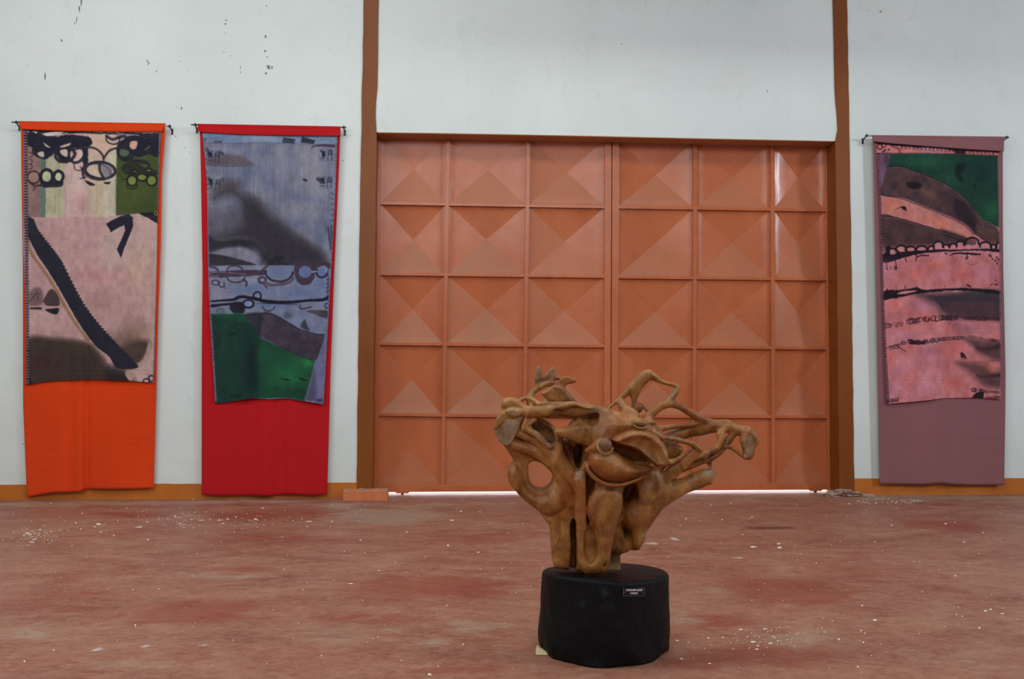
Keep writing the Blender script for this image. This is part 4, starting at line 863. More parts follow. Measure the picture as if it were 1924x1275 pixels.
    N.stroke([(285, 705), (330, 685), (400, 668), (425, 662)], 6, (34, 18, 30), .95); N.stroke([(385, 680), (460, 728)], 6, (34, 18, 30), .9); loops(330, 695, 400, 685, 5, 12, 15, 5, 8); loops(440, 655, 450, 655, 2, 18, 16, 5, 9); loops(500, 645, 620, 655, 8, 14, 14, 9, 10)
    N.stroke([(480, 630), (520, 628), (500, 660), (540, 665)], 9, (30, 16, 30), .95); loops(620, 645, 760, 625, 12, 9, 16, 5, 11); N.stroke([(690, 612), (740, 660)], 4, (34, 18, 30), .9); loops(780, 622, 950, 610, 14, 10, 14, 5.5, 12); loops(1010, 600, 1180, 630, 12, 8, 12, 2.5, 13); loops(1195, 632, 1265, 645, 8, 12, 14, 5, 14)
    # soft dark shapes at right
    N.softfill([(960, 615), (1050, 625), (1150, 640), (1280, 660), (1285, 800), (1180, 790), (1090, 740), (1040, 690)], (62, 46, 54), .92, 26); N.fill([(1060, 690), (1140, 702), (1200, 690), (1280, 655), (1280, 700), (1180, 715), (1100, 712)], (34, 24, 34), .9, 2.5, smooth=True); N.blob(1130, 665, 40, 10, (120, 76, 80), .6); N.blob(1100, 770, 100, 20, (176, 112, 104), .6, 10)
    N.stroke([(960, 822), (1060, 825), (1140, 822), (1200, 805), (1280, 812)], 5, (90, 54, 56), .8); N.softfill([(900, 824), (1020, 826), (1140, 835), (1200, 880), (1285, 900), (1285, 1040), (1180, 1030), (1080, 980), (1020, 910)], (72, 50, 54), .88, 30)
    N.blob(1200, 870, 80, 36, (176, 106, 96), .8, 30); N.fill([(1070, 930), (1130, 940), (1200, 925), (1280, 918), (1280, 945), (1180, 950), (1100, 946)], (34, 24, 32), .9, 2.5, smooth=True); N.blob(1200, 990, 70, 34, (64, 48, 54), .8)
    N.fill([(930, 735), (960, 745), (990, 785), (935, 782)], (26, 14, 26), .96, .8, rag=.6); N.stroke([(940, 790), (985, 795)], 5, (26, 14, 26), .9)
    N.stroke([(300, 970), (790, 968)], 2.5, (150, 92, 110), .5); N.fill([(790, 300), (1280, 300), (1280, 1130), (790, 1125)], (170, 84, 78), .12, 3)
    loops(1040, 1055, 1060, 1060, 3, 14, 14, 5, 20); loops(1100, 1060, 1130, 1070, 3, 16, 14, 6, 21); N.fill([(1030, 1120), (1060, 1085), (1100, 1070), (1130, 1085), (1120, 1135), (1040, 1140)], (28, 14, 26), .95, 1, smooth=True, rag=1); loops(1150, 1125, 1270, 1118, 10, 8, 9, 4, 22); loops(1160, 1070, 1270, 1080, 7, 12, 9, 4, 23)
    N.stroke([(1130, 1135), (1280, 1125)], 6, (28, 14, 26), .9); loops(325, 1150, 400, 1140, 7, 9, 14, 4, 24); N.fill([(300, 1130), (318, 1130), (318, 1175), (305, 1178)], (34, 18, 32), .9, 1)
    c.T(1, 0, 0)
    for (xa, ya, xb, yb, sd) in ((1650.5, 290, 1655, 440, 1), (1655, 440, 1658.5, 560, 2), (1658.5, 560, 1663.5, 670, 3), (1663.5, 670, 1669, 752, 4)):
        c.border(xa, ya, xb, yb, 5, 5.0, (46, 20, 40), (196, 140, 152), sd)
    for (xa, ya, xb, yb, sd) in ((1875.5, 296, 1878.5, 450, 5), (1878.5, 450, 1881, 748, 6)): c.border(xa, ya, xb, yb, 2.4, 4.0, (60, 34, 48), (176, 140, 140), sd)
    c.weave(); return c

# ------------------------------------------------------------------ hanging cloths
def cloth_mat(name, col, attr=None):
    n = NT(name); v = n.pos()
    if attr:
        base = n.attr(attr, 'Color')
    else:
        a = tuple(x * .94 for x in col[:3]) + (1,); b = tuple(min(1, x * 1.05) for x in col[:3]) + (1,)
        base = n.ramp(n.noise(1.5, 3, .5, n.pos(1, 1, .5)), [(.3, a), (.7, b)])
    n.color(base); n.rough(.85, .15); n.b.inputs['Sheen Weight'].default_value = .08
    # slubs of the weave and faint cross creases
    wv = n.math('ADD', n.noise(60, 3, .6, n.pos(.15, 1, 1)), n.noise(60, 3, .6, n.pos(1, 1, .12)))
    cr = n.noise(3.4, 4, .55, n.pos(.25, 1, 1.6))
    n.bump(n.math('ADD', n.math('MULTIPLY', wv, .12), n.math('MULTIPLY', cr, 1.3)), .5, .02)
    return n.m
def sheet(name, L, R, bot, top, depth, nx, ny, mat, parent, canvas=None, solid=0, ragged=0, seed=0):
    """cloth spanned between a left and a right edge; depth(u, v, x, y) is its distance from the wall in metres"""
    ys = [p[1] for p in L]; yr = [p[1] for p in R]
    U = np.linspace(0, 1, nx + 1); Vv = np.linspace(0, 1, ny + 1)
    ly = top[0][1] + Vv * (ys[-1] - top[0][1]); ry = top[-1][1] + Vv * (yr[-1] - top[-1][1])
    lx = np.array([lerp_pts([(q[1], q[0]) for q in L], y) for y in ly]); rx = np.array([lerp_pts([(q[1], q[0]) for q in R], y) for y in ry])
    PX = lx[:, None] * (1 - U) + rx[:, None] * U; PY = ly[:, None] * (1 - U) + ry[:, None] * U
    tx = np.array([lerp_pts(top, lx[0] * (1 - u) + rx[0] * u) for u in U]); bx = np.array([lerp_pts(bot, lx[-1] * (1 - u) + rx[-1] * u) for u in U])
    w = Vv[:, None]
    PY = PY + (1 - w) ** 6 * (tx - PY[0])[None] + w ** 6 * (bx - PY[-1])[None]
    if ragged: PY[-1] += (vnoise(U * nx / 1.5, U * 0, seed) - .5) * ragged
    Dp = depth(U[None, :] + 0 * PX, w + 0 * PX, PX, PY)
    rays = FW[None, None] + RT[None, None] * ((PX - 962) / F)[..., None] + UP[None, None] * ((637.5 - PY) / F)[..., None]
    P = CAM + rays * ((-Dp - CAM[1]) / rays[..., 1])[..., None]
    idx = np.arange(P.shape[0] * P.shape[1]).reshape(P.shape[:2])
    Q = np.stack([idx[:-1, :-1], idx[1:, :-1], idx[1:, 1:], idx[:-1, 1:]], -1).reshape(-1, 4)
    me = bpy.data.meshes.new(name); me.vertices.add(idx.size); me.vertices.foreach_set('co', P.reshape(-1, 3).ravel())
    me.loops.add(Q.size); me.polygons.add(len(Q)); me.loops.foreach_set('vertex_index', Q.ravel()); me.polygons.foreach_set('loop_start', np.arange(0, Q.size, 4)); me.update(calc_edges=True)
    if canvas is not None:
        col = canvas.sample(PX.ravel(), PY.ravel()) / 255; col = np.clip(col, 0.004, 1)
        lin = np.where(col <= .04045, col / 12.92, ((col + .055) / 1.055) ** 2.4) * PRINT_GAIN
        a = me.color_attributes.new('dye', 'FLOAT_COLOR', 'POINT')
        a.data.foreach_set('color', np.concatenate([np.clip(lin, 0, .9), np.ones((len(lin), 1))], 1).ravel().astype(np.float32))
    o = link(name, me, mat, parent, True)
    if solid:
        s = o.modifiers.new('thickness', 'SOLIDIFY'); s.thickness = solid; s.offset = -1
    return o
PRINT_GAIN = 1.15
def gs(x, c, w): return np.exp(-((x - c) / w) ** 2)
M_STEEL = simple('brushed_steel_rod', srgb(150, 156, 156), .35, .5, .9)
M_BRK = simple('dark_bracket_metal', srgb(52, 56, 56), .45, .5, .6)
def hanging(tagl, rodl, rod, brackets, fold_top, fold_bot, L, R, bot, cloth, PLp, PRp, ptop, pbot, canvas, dback, dprint, rstand=.085):
    xm = (rod[0][0] + rod[1][0]) / 2; ym = (rod[0][1] + rod[1][1]) / 2
    c = at(xm, ym, -rstand); rt = empty('curtain_rod', (c[0], 0, c[2])); tag(rt, rodl, 'rod', None)
    p0 = at(rod[0][0], rod[0][1], -rstand); p1 = at(rod[1][0], rod[1][1], -rstand)
    mesh('rod', *tubedata([p0, p1], .0085, 12), M_STEEL, rt, True)
    u = (p1 - p0) / np.linalg.norm(p1 - p0)
    for (bx, lean) in brackets:
        p = at(bx, lerp_pts([tuple(rod[0]), tuple(rod[1])], bx), -rstand)
        wallp = p + np.array([lean * .004, rstand, -.030])
        parts = [tubedata([p + u * -.011, p + u * .011], .0135, 12), tubedata([p + np.array([0, 0, .0]), p + np.array([0, .004, -.004]), wallp + np.array([0, -.012, .0])], [.008, .008, .006], 8),
                 boxdata(wallp[0] - .010, wallp[0] + .010, -.006, -.0005, wallp[2] - .040, wallp[2] + .024), tubedata([wallp + np.array([0, -.010, -.024]), wallp + np.array([0, -.0005, -.024])], .006, 8)]
        b = mesh('bracket', *joined(parts), M_BRK, rt)
        mesh('grub_screw', *tubedata([p + np.array([0, -.010, .006]), p + np.array([0, -.006, .019])], .004, 8), M_BRK, b)
    o = empty('wall_hanging', (c[0], -.03, at(xm, bot[len(bot) // 2][1], 0)[2])); tag(o, *tagl)
    mat = cloth_mat('cloth_' + cloth[0], alb(*cloth[1], cloth[2]))
    sheet('backing_cloth', L, R, bot, fold_top, dback, 90, 150, mat, o, None, .0015, .8, 3)
    # the head of the backing, folded over the rod and lying in front of the print
    def dfold(U, V, X, Y):
        return rstand + .011 + .006 * V + .002 * np.sin(U * 9 + 1) * V + .004 * gs(V, .12, .12)
    FL = [(fold_top[0][0], fold_top[0][1]), (fold_bot[0][0], fold_bot[0][1])]; FR = [(fold_top[-1][0], fold_top[-1][1]), (fold_bot[-1][0], fold_bot[-1][1])]
    sheet('folded_head', FL, FR, fold_bot, fold_top, dfold, 60, 12, mat, o, None, .0015)
    # turn of the cloth over the rod
    V = []; Fc = []; n = 40
    for i in range(n + 1):
        t = i / n; q = p0 * (1 - t) + p1 * t
        xx = at(fold_top[0][0] * (1 - t) + fold_top[-1][0] * t, fold_top[0][1] * (1 - t) + fold_top[-1][1] * t, -rstand)
        for k in range(9):
            a = math.pi * k / 8; V.append((xx[0], -rstand - .0125 * math.cos(a), xx[2] - .011 + .0125 * math.sin(a)))
    for i in range(n):
        for k in range(8): Fc.append((i * 9 + k, (i + 1) * 9 + k, (i + 1) * 9 + k + 1, i * 9 + k + 1))
    mesh('rod_pocket', V, Fc, mat, o, True)
    pm = cloth_mat('print_' + cloth[0], None, 'dye')
    ppx = max(p[0] for p in PRp) - min(p[0] for p in PLp); ppy = max(p[1] for p in PLp) - min(p[1] for p in PLp)
    sheet('printed_cloth', PLp, PRp, pbot, ptop, dprint, int(ppx * 1.05), int(ppy * 1.05), pm, o, canvas, 0, .8, 5)
    return o
# orange
def ob(U, V, X, Y):
    return .072 * (1 - V * .35) + V ** 1.3 * (.036 * gs(X, 149, 12) - .034 * gs(X, 163, 5) + .014 * gs(X, 112, 20) + .010 * gs(X, 210, 26) + .012 * gs(X, 262, 16)) + .007 * V * np.sin(X / 17 + 1) + .012 * gs(V, 1.05, .2) * gs(X, 70, 50)
def op(U, V, X, Y):
    return ob(U, V * .7, X, Y) + .012 + .022 * V ** 3 * (.5 + .5 * np.sin(X / 34 + 2)) + .006 * V
hanging(('wall cloth of orange fabric with a pink print crossed by a dark braided strap', 'wall hanging', 'printed cloths hung along the white wall'),
        'steel rod on two brackets carrying the orange hanging',
        ((22, 229.5), (321.5, 237.2)), ((31, -1), (319, 1)), [(36, 227.5), (311, 231.8)], [(36.5, 239), (46, 243), (120, 246), (230, 247.5), (305, 247), (308.5, 240)],
        [(39.5, 236), (40, 300), (43, 500), (43.5, 760), (48.5, 880), (51, 932)], [(310, 238), (309.5, 260), (304, 330), (302, 460), (297, 600), (293, 760), (289, 917)],
        [(51, 934), (70, 930), (100, 925), (130, 924), (150, 923), (160, 918.5), (230, 918), (289, 917)], ('orange', (212, 62, 16), .95),
        [(44.7, 241), (43.5, 330), (43.8, 460), (49, 600), (49, 722)], [(302.5, 246), (299, 332), (295.5, 459), (293, 578), (289.4, 719)], [(44.7, 241), (120, 243), (302, 244)],
        [(49, 723), (70, 719), (103, 715), (141, 713.5), (179, 712), (212, 714), (250, 715.5), (289.4, 719)], print_one(), ob, op)
# red
def rb(U, V, X, Y):
    return .070 * (1 - V * .3) + V ** 1.6 * (.030 * gs(X, 498, 13) - .026 * gs(X, 516, 5) + .030 * gs(X, 545, 11) - .008 * gs(X, 530, 5) + .012 * gs(X, 410, 22) + .010 * gs(X, 590, 12)) + .006 * V * np.sin(X / 15)
def rp(U, V, X, Y):
    return rb(U, V * .6, X, Y) + .013 + .030 * V ** 3 * (gs(X, 470, 26) + .6 * gs(X, 590, 26)) - .014 * V ** 3 * gs(X, 486, 7) + .006 * V
hanging(('wall cloth of red fabric with a blue grey print ending in a green field', 'wall hanging', 'printed cloths hung along the white wall'),
        'steel rod on two brackets carrying the red hanging',
        ((359, 234.2), (651, 239.3)), ((367, -1), (646, 1)), [(372, 232.6), (640, 237.6)], [(370, 246.5), (380, 248), (440, 252), (540, 254.5), (639.5, 255.5)],
        [(375.5, 240), (377, 300), (380.5, 510), (380, 560), (379, 700), (379, 929)], [(639.5, 242), (637.5, 300), (628, 510), (621, 700), (614.6, 929)],
        [(379, 929), (420, 930.5), (470, 930.5), (505, 931.2), (525, 929), (545, 928), (580, 930), (614.6, 929)], ('red', (172, 20, 26), .9),
        [(380, 248), (385, 300), (388.5, 340), (390.6, 500), (394.6, 600), (404, 757)], [(634, 254), (631, 340), (626, 440), (617.6, 590), (608, 758)], [(380, 248), (440, 250), (634, 254)],
        [(404, 758), (434, 754), (472, 748), (505, 749.5), (540, 748), (570, 753), (590, 756), (608, 759.5)], print_two(), rb, rp)
# mauve
def mb_(U, V, X, Y):
    return .085 - .02 * V + V ** 1.6 * (-.016 * gs(X, 1768, 6) + .014 * gs(X, 1756, 14) + .012 * gs(X, 1786, 16)) + .004 * V * np.sin(X / 25)
def mp_(U, V, X, Y):
    return mb_(U, V * .6, X, Y) + .012 + .020 * V ** 3 * gs(X, 1700, 44) - .014 * V ** 2 * gs(X, 1776, 5) + .014 * V ** 3 * gs(X, 1745, 20) + .004 * V
hanging(('wall cloth of dusty mauve fabric with a pink print and dark mesh bands', 'wall hanging', 'printed cloths hung along the white wall'),
        'steel rod on two brackets carrying the mauve hanging',
        ((1625.5, 254.8), (1896, 258.2)), ((1628, 0), (1891.5, 0)), [(1638.5, 253.8), (1886.7, 256.8)], [(1639, 263), (1645, 266), (1677, 269.5), (1740, 274.5), (1800, 279), (1886, 284.3)],
        [(1640, 258), (1643.5, 400), (1645.5, 510), (1649, 700), (1650, 760), (1652.7, 908.6)], [(1884, 262), (1884.3, 400), (1885, 500), (1889.5, 700), (1889, 760), (1886.8, 910)],
        [(1652.7, 908.8), (1700, 909.4), (1735, 910), (1768, 907), (1790, 909.5), (1820, 911), (1886, 910.5)], ('mauve', (128, 84, 88), .85),
        [(1646, 264), (1648, 300), (1652.7, 400), (1656.7, 510), (1661, 640), (1667, 758)], [(1875, 282), (1878, 400), (1881, 510), (1881.5, 640), (1881.5, 749)], [(1646, 263), (1700, 268), (1875, 280)],
        [(1667, 759), (1690, 756.5), (1720, 754), (1740, 752), (1772, 747.5), (1800, 747), (1840, 747), (1881.5, 750)], print_three(), mb_, mp_, .10)
# ------------------------------------------------------------------ carved root sculpture (implicit surface meshed by surface nets)
DS = 4.44                      # distance of the sculpture from the camera
K = DS / F / 3.035             # metres for one carving unit
def sc(x, y, w):
    """carving units (x right, y down, w away from the viewer) -> world"""
    d = DS + np.asarray(w) * K
    X = (np.asarray(x) / 3.035 + 900 - 962) / F * DS; Yv = (637.5 - np.asarray(y) / 3.035 - 670) / F * DS
    f = np.array([FW[0], FW[1], 0]); f = f / np.linalg.norm(f)
    P = CAM + FW * DS
    return P + RT * X[..., None] + UP * Yv[..., None] + f * (np.asarray(w) * K)[..., None]
H_ = 4.2
GX0, GX1, GY0, GY1, GW0, GW1 = 50, 1620, 30, 1240, -330, 300
gx = np.arange(GX0, GX1, H_, dtype=np.float32); gy = np.arange(GY0, GY1, H_, dtype=np.float32); gw = np.arange(GW0, GW1, H_, dtype=np.float32)
FLD = np.full((len(gx), len(gy), len(gw)), 60.0, np.float32)
def _win(lo, hi, m):
    s = []
    for a, l, h in ((gx, lo[0] - m, hi[0] + m), (gy, lo[1] - m, hi[1] + m), (gw, lo[2] - m, hi[2] + m)):
        i = int(np.searchsorted(a, l)); j = int(np.searchsorted(a, h)); s.append(slice(i, max(i, j)))
    return tuple(s)
def _comb(sl, d, k, cut):
    A = FLD[sl]
    if A.size == 0: return
    d = d.astype(np.float32)
    if cut:
        d = -d; h = np.maximum(k - np.abs(A - d), 0) / k; FLD[sl] = np.maximum(A, d) + h * h * k * .25
    else:
        h = np.maximum(k - np.abs(A - d), 0) / k; FLD[sl] = np.minimum(A, d) - h * h * k * .25
def limb(P, k=12, fl=1.0, cut=False, sub=5):
    """tapering limb through points (x, y, w, radius); fl flattens it in depth"""
    P = np.array(P, float)
    if len(P) > 2: P = catmull(P, False, sub)
    r = P[:, 3].max(); lo = P[:, :3].min(0) - r; hi = P[:, :3].max(0) + r
    sl = _win(lo, hi, k + 14); X, Y, W = np.meshgrid(gx[sl[0]], gy[sl[1]], gw[sl[2]], indexing='ij', copy=False)
    d = np.full(X.shape, 1e3, np.float32)
    for i in range(len(P) - 1):
        a, b = P[i], P[i + 1]; e = b[:3] - a[:3]; L = float(e @ e) + 1e-9; m = max(a[3], b[3]) + k + 16
        lo = np.minimum(a[:3], b[:3]) - m; hi = np.maximum(a[:3], b[:3]) + m
        q = []
        for ax, l, h, s0 in ((gx, lo[0], hi[0], sl[0].start), (gy, lo[1], hi[1], sl[1].start), (gw, lo[2], hi[2], sl[2].start)):
            q.append(slice(max(0, int(np.searchsorted(ax, l)) - s0), max(0, int(np.searchsorted(ax, h)) - s0)))
        q = tuple(q); x = X[q] - a[0]; y = Y[q] - a[1]; w = W[q] - a[2]
        t = np.clip((x * e[0] + y * e[1] + w * e[2]) / L, 0, 1)
        dd = np.sqrt((x - t * e[0]) ** 2 + (y - t * e[1]) ** 2 + ((w - t * e[2]) / fl) ** 2) - (a[3] + t * (b[3] - a[3]))
        d[q] = np.minimum(d[q], dd)
    _comb(sl, d, k, cut)
def slab(P, w0, T, R, k=12, tx=0, ty=0, cut=False, smooth=True):
    """pillowed slab with outline P; centre depth w0 + tx*(x-xc) + ty*(y-yc), half thickness T, edge rounding R"""
    P = np.array(P, float); c = P.mean(0)
    if smooth: P = catmull(P, True, 5)
    ext = abs(tx) * np.ptp(P[:, 0]) / 2 + abs(ty) * np.ptp(P[:, 1]) / 2 + T
    sl = _win((P[:, 0].min(), P[:, 1].min(), w0 - ext - 20), (P[:, 0].max(), P[:, 1].max(), w0 + ext + 20), k + 12)
    X, Y = np.meshgrid(gx[sl[0]], gy[sl[1]], indexing='ij'); d2 = polysdf(X.astype(float), Y.astype(float), P)
    W = gw[sl[2]][None, None] - (w0 + tx * (X - c[0]) + ty * (Y - c[1]))[..., None]
    R = min(R, T)
    ax = np.maximum(0, d2[..., None] + R); bw = np.maximum(0, np.abs(W) - (T - R)); inner = np.maximum(d2[..., None] + R, np.abs(W) - (T - R))
    d = np.minimum(inner, 0) + np.sqrt(ax * ax + bw * bw) - R
    _comb(sl, d, k, cut)
def dome(P, w0, T, R, k=12, tx=0, ty=0, cut=False, smooth=True):
    """like slab but bulging evenly over the distance R from its outline"""
    P = np.array(P, float); c = P.mean(0)
    if smooth: P = catmull(P, True, 5)
    ext = abs(tx) * np.ptp(P[:, 0]) / 2 + abs(ty) * np.ptp(P[:, 1]) / 2 + T
    sl = _win((P[:, 0].min(), P[:, 1].min(), w0 - ext - 20), (P[:, 0].max(), P[:, 1].max(), w0 + ext + 20), k + 12)
    X, Y = np.meshgrid(gx[sl[0]], gy[sl[1]], indexing='ij'); d2 = polysdf(X.astype(float), Y.astype(float), P)[..., None]
    W = (gw[sl[2]][None, None] - (w0 + tx * (X - c[0]) + ty * (Y - c[1]))[..., None]) * (R / T)
    a = np.maximum(0, d2 + R); d = np.sqrt(a * a + W * W) - R
    d = np.where(d > 0, d, d * min(1, T / R)) * min(1.0, T / R + .15)
    _comb(sl, d, k, cut)
def ball(c, r, k=10, cut=False, ang=0):
    c = np.array(c, float); r = np.array(r, float); m = r.max()
    sl = _win(c - m, c + m, k + 14); X, Y, W = np.meshgrid(gx[sl[0]] - c[0], gy[sl[1]] - c[1], gw[sl[2]] - c[2], indexing='ij')
    q = math.radians(ang); x = X * math.cos(q) + Y * math.sin(q); y = -X * math.sin(q) + Y * math.cos(q)
    n = np.sqrt((x / r[0]) ** 2 + (y / r[1]) ** 2 + (W / r[2]) ** 2); d = (n - 1) * r.min()
    _comb(sl, d, k, cut)

# --- trunk and feet
slab([(392, 905), (400, 960), (410, 1040), (415, 1110), (424, 1182), (470, 1200), (560, 1212), (600, 1200), (600, 900), (500, 860)], 10, 95, 34, 20)
dome([(520, 640), (560, 600), (640, 620), (800, 620), (960, 640), (1010, 740), (960, 860), (900, 960), (930, 1035), (902, 1090), (866, 1084), (815, 1112), (755, 1124), (712, 1108), (640, 1150), (560, 1150), (530, 1000), (500, 820)], 60, 130, 110, 25)
# --- left ring
slab([(130, 478), (165, 540), (197, 592), (172, 615), (162, 665), (190, 735), (250, 800), (330, 862), (392, 935), (470, 930), (540, 880), (560, 780), (540, 690), (480, 600), (420, 530), (360, 490), (240, 460), (160, 440)], 0, 78, 55, 25, tx=-.12)
dome([(166, 640), (165, 690), (192, 740), (255, 806), (340, 870), (410, 895), (470, 860), (515, 790), (520, 700), (480, 620), (440, 620), (430, 700), (390, 760), (320, 770), (270, 720), (240, 640), (205, 605)], -72, 50, 60, 14, tx=-.1)
limb([(345, 672, -220, 80), (350, 676, -60, 68), (352, 678, 120, 62)], 16, 1, True)
slab([(285, 600), (330, 588), (390, 602), (415, 640), (412, 700), (385, 738), (345, 746), (305, 730), (286, 690), (280, 640)], 0, 160, 6, 14, cut=True)
limb([(200, 500, -60, 26), (300, 530, -70, 34), (390, 580, -80, 36), (450, 650, -90, 36), (500, 740, -90, 34), (520, 820, -90, 30)], 18)
# --- front tongue (the loop that reaches down to the base)
slab([(548, 640), (540, 760), (540, 900), (541, 1050), (548, 1125), (575, 1185), (625, 1212), (680, 1212), (718, 1190), (734, 1120), (748, 1030), (772, 950), (800, 860), (812, 770), (790, 715), (700, 690), (620, 650)], -90, 95, 60, 22)
dome([(640, 735), (612, 790), (603, 860), (625, 920), (655, 970), (668, 1060), (690, 1150), (722, 1130), (742, 1030), (770, 940), (800, 860), (806, 780), (770, 720), (700, 698)], -165, 68, 60, 12, tx=.12)
limb([(598, 600, -150, 22), (576, 680, -145, 30), (570, 780, -150, 31), (568, 900, -155, 31), (566, 1020, -155, 28), (574, 1110, -150, 28), (612, 1175, -145, 32)], 16, .8)
# hollows of the tongue
dome([(612, 620), (652, 690), (640, 735), (610, 790), (600, 860), (618, 915), (602, 940), (596, 850), (594, 740), (598, 650)], -210, 130, 18, 7, cut=True)
dome([(592, 950), (625, 932), (655, 975), (666, 1040), (662, 1110), (632, 1155), (596, 1135), (580, 1070), (578, 1000)], -215, 70, 44, 9, cut=True)
slab([(795, 755), (812, 752), (810, 830), (790, 910), (768, 975), (774, 900), (796, 830)], -200, 110, 5, 6, cut=True)
slab([(516, 945), (546, 930), (548, 1210), (512, 1210), (520, 1080)], -90, 130, 6, 8, cut=True)
# --- right side of the trunk with its deep fold
slab([(790, 900), (965, 850), (948, 950), (937, 1030), (905, 1090), (866, 1086), (842, 1104), (800, 1120), (760, 1122), (750, 1000)], 25, 80, 14, 12, smooth=False)
dome([(870, 620), (990, 600), (1080, 700), (1070, 770), (1010, 860), (950, 950), (938, 1030), (900, 1088), (862, 1080), (850, 980), (870, 860), (860, 740)], -20, 100, 80, 22, tx=.1)
dome([(822, 740), (884, 716), (894, 800), (878, 920), (856, 1020), (818, 1066), (796, 1040), (800, 920), (812, 840)], -90, 125, 34, 10, cut=True)
dome([(740, 960), (800, 940), (830, 1040), (810, 1105), (760, 1118), (720, 1100), (728, 1020)], -20, 70, 60, 12)
# --- lower right limb
limb([(900, 900, -20, 95), (980, 810, -20, 84), (1080, 765, -30, 60), (1180, 728, -30, 50), (1260, 690, -30, 50), (1300, 678, -30, 44)], 26, 1.1)
slab([(1296, 640), (1325, 632), (1332, 660), (1325, 700), (1310, 725), (1290, 722), (1285, 680)], -30, 42, 10, 8, smooth=False)
slab([(1340, 600), (1334, 640), (1326, 690), (1314, 740), (1400, 760), (1400, 600)], -30, 80, 4, 4, cut=True, smooth=False)
slab([(1120, 800), (1240, 740), (1310, 700), (1330, 760), (1200, 830), (1080, 890)], -30, 30, 8, 10, cut=True, ty=1.0, smooth=False)
# --- strands on the right
limb([(975, 735, -60, 26), (1030, 700, -70, 34), (1090, 650, -75, 38), (1150, 595, -70, 40), (1205, 548, -65, 30), (1240, 525, -60, 18)], 12, .6)
limb([(1245, 525, -70, 16), (1200, 492, -80, 16), (1130, 470, -85, 14), (1060, 456, -90, 13), (1015, 450, -100, 13)], 10, .9)
limb([(1030, 540, -110, 12), (1045, 575, -110, 15), (1075, 590, -108, 16), (1115, 575, -100, 14), (1150, 552, -95, 12), (1185, 524, -90, 8)], 8)
dome([(1015, 465), (1090, 480), (1160, 520), (1130, 570), (1080, 580), (1040, 560)], -20, 30, 24, 8)
limb([(1078, 722, -20, 20), (1090, 680, -20, 26), (1140, 635, -15, 30), (1210, 610, -10, 26), (1275, 592, -10, 18), (1312, 600, -10, 12)], 10, .9)
limb([(1300, 585, -15, 16), (1312, 610, -15, 12), (1316, 634, -15, 4)], 6)
limb([(960, 720, -40, 24), (1000, 660, -50, 22), (1050, 610, -40, 20), (1090, 590, -30, 18)], 10)
# --- the lizard on the outer right
limb([(1050, 510, 10, 46), (1110, 462, 25, 44), (1190, 425, 25, 40), (1270, 408, 15, 42), (1340, 395, 0, 38), (1410, 398, -10, 34), (1465, 415, -20, 30), (1520, 425, -30, 34)], 14)
dome([(1484, 440), (1500, 408), (1528, 398), (1560, 420), (1578, 455), (1580, 490), (1562, 520), (1552, 560), (1528, 580), (1500, 566), (1488, 520), (1474, 480)], -50, 42, 34, 10)
ball((1566, 476, -66), (15, 20, 16), 5); limb([(1515, 410, -60, 13), (1527, 396, -60, 6)], 6)
limb([(1385, 405, -20, 24), (1368, 440, -40, 22), (1372, 480, -50, 20), (1340, 520, -55, 18), (1280, 548, -60, 17), (1215, 575, -60, 13), (1170, 596, -60, 10)], 9)
limb([(1450, 430, -20, 22), (1420, 470, -20, 22), (1395, 505, -30, 18), (1360, 545, -35, 18), (1310, 580, -35, 18), (1290, 592, -30, 14)], 9)
limb([(1385, 510, -50, 11), (1420, 512, -60, 12), (1462, 540, -66, 12), (1500, 570, -66, 11), (1530, 572, -60, 10)], 6)
limb([(1380, 368, -20, 12), (1420, 372, -24, 13), (1440, 384, -24, 8)], 6)
# --- upper right arches
limb([(950, 352, -40, 24), (985, 315, -30, 26), (1035, 280, -20, 25), (1090, 268, -10, 22), (1145, 285, -10, 19), (1205, 320, -10, 22), (1260, 355, -5, 28), (1320, 380, 0, 24)], 12)
limb([(1000, 412, -60, 22), (1050, 402, -50, 17), (1120, 394, -30, 14), (1200, 388, -20, 13), (1270, 376, -10, 14)], 10)
limb([(962, 360, -60, 22), (985, 390, -60, 24), (1010, 410, -60, 18)], 10)
dome([(860, 310), (872, 260), (858, 210), (850, 180), (880, 130), (930, 82), (975, 72), (1008, 98), (1020, 122), (985, 132), (945, 165), (915, 215), (898, 260), (902, 300), (880, 330)], 10, 36, 28, 14)
limb([(990, 110, 10, 22), (1040, 140, 5, 14), (1085, 155, 0, 12), (1122, 165, 0, 15), (1126, 190, 0, 17), (1105, 220, -5, 20), (1075, 252, -10, 22)], 8)
limb([(728, 300, -30, 7), (760, 272, -15, 10), (800, 242, 0, 13), (840, 208, 5, 20), (862, 185, 10, 24)], 10)
limb([(812, 268, -20, 26), (832, 300, -50, 30), (870, 330, -80, 34)], 12)
limb([(800, 285, -20, 10), (806, 262, -20, 10), (822, 258, -20, 10)], 5)
limb([(892, 262, 20, 9), (925, 272, 20, 8), (952, 300, 10, 9), (975, 325, -5, 10)], 6); ball((908, 292, 15), (24, 30, 20), 8, ang=-30)
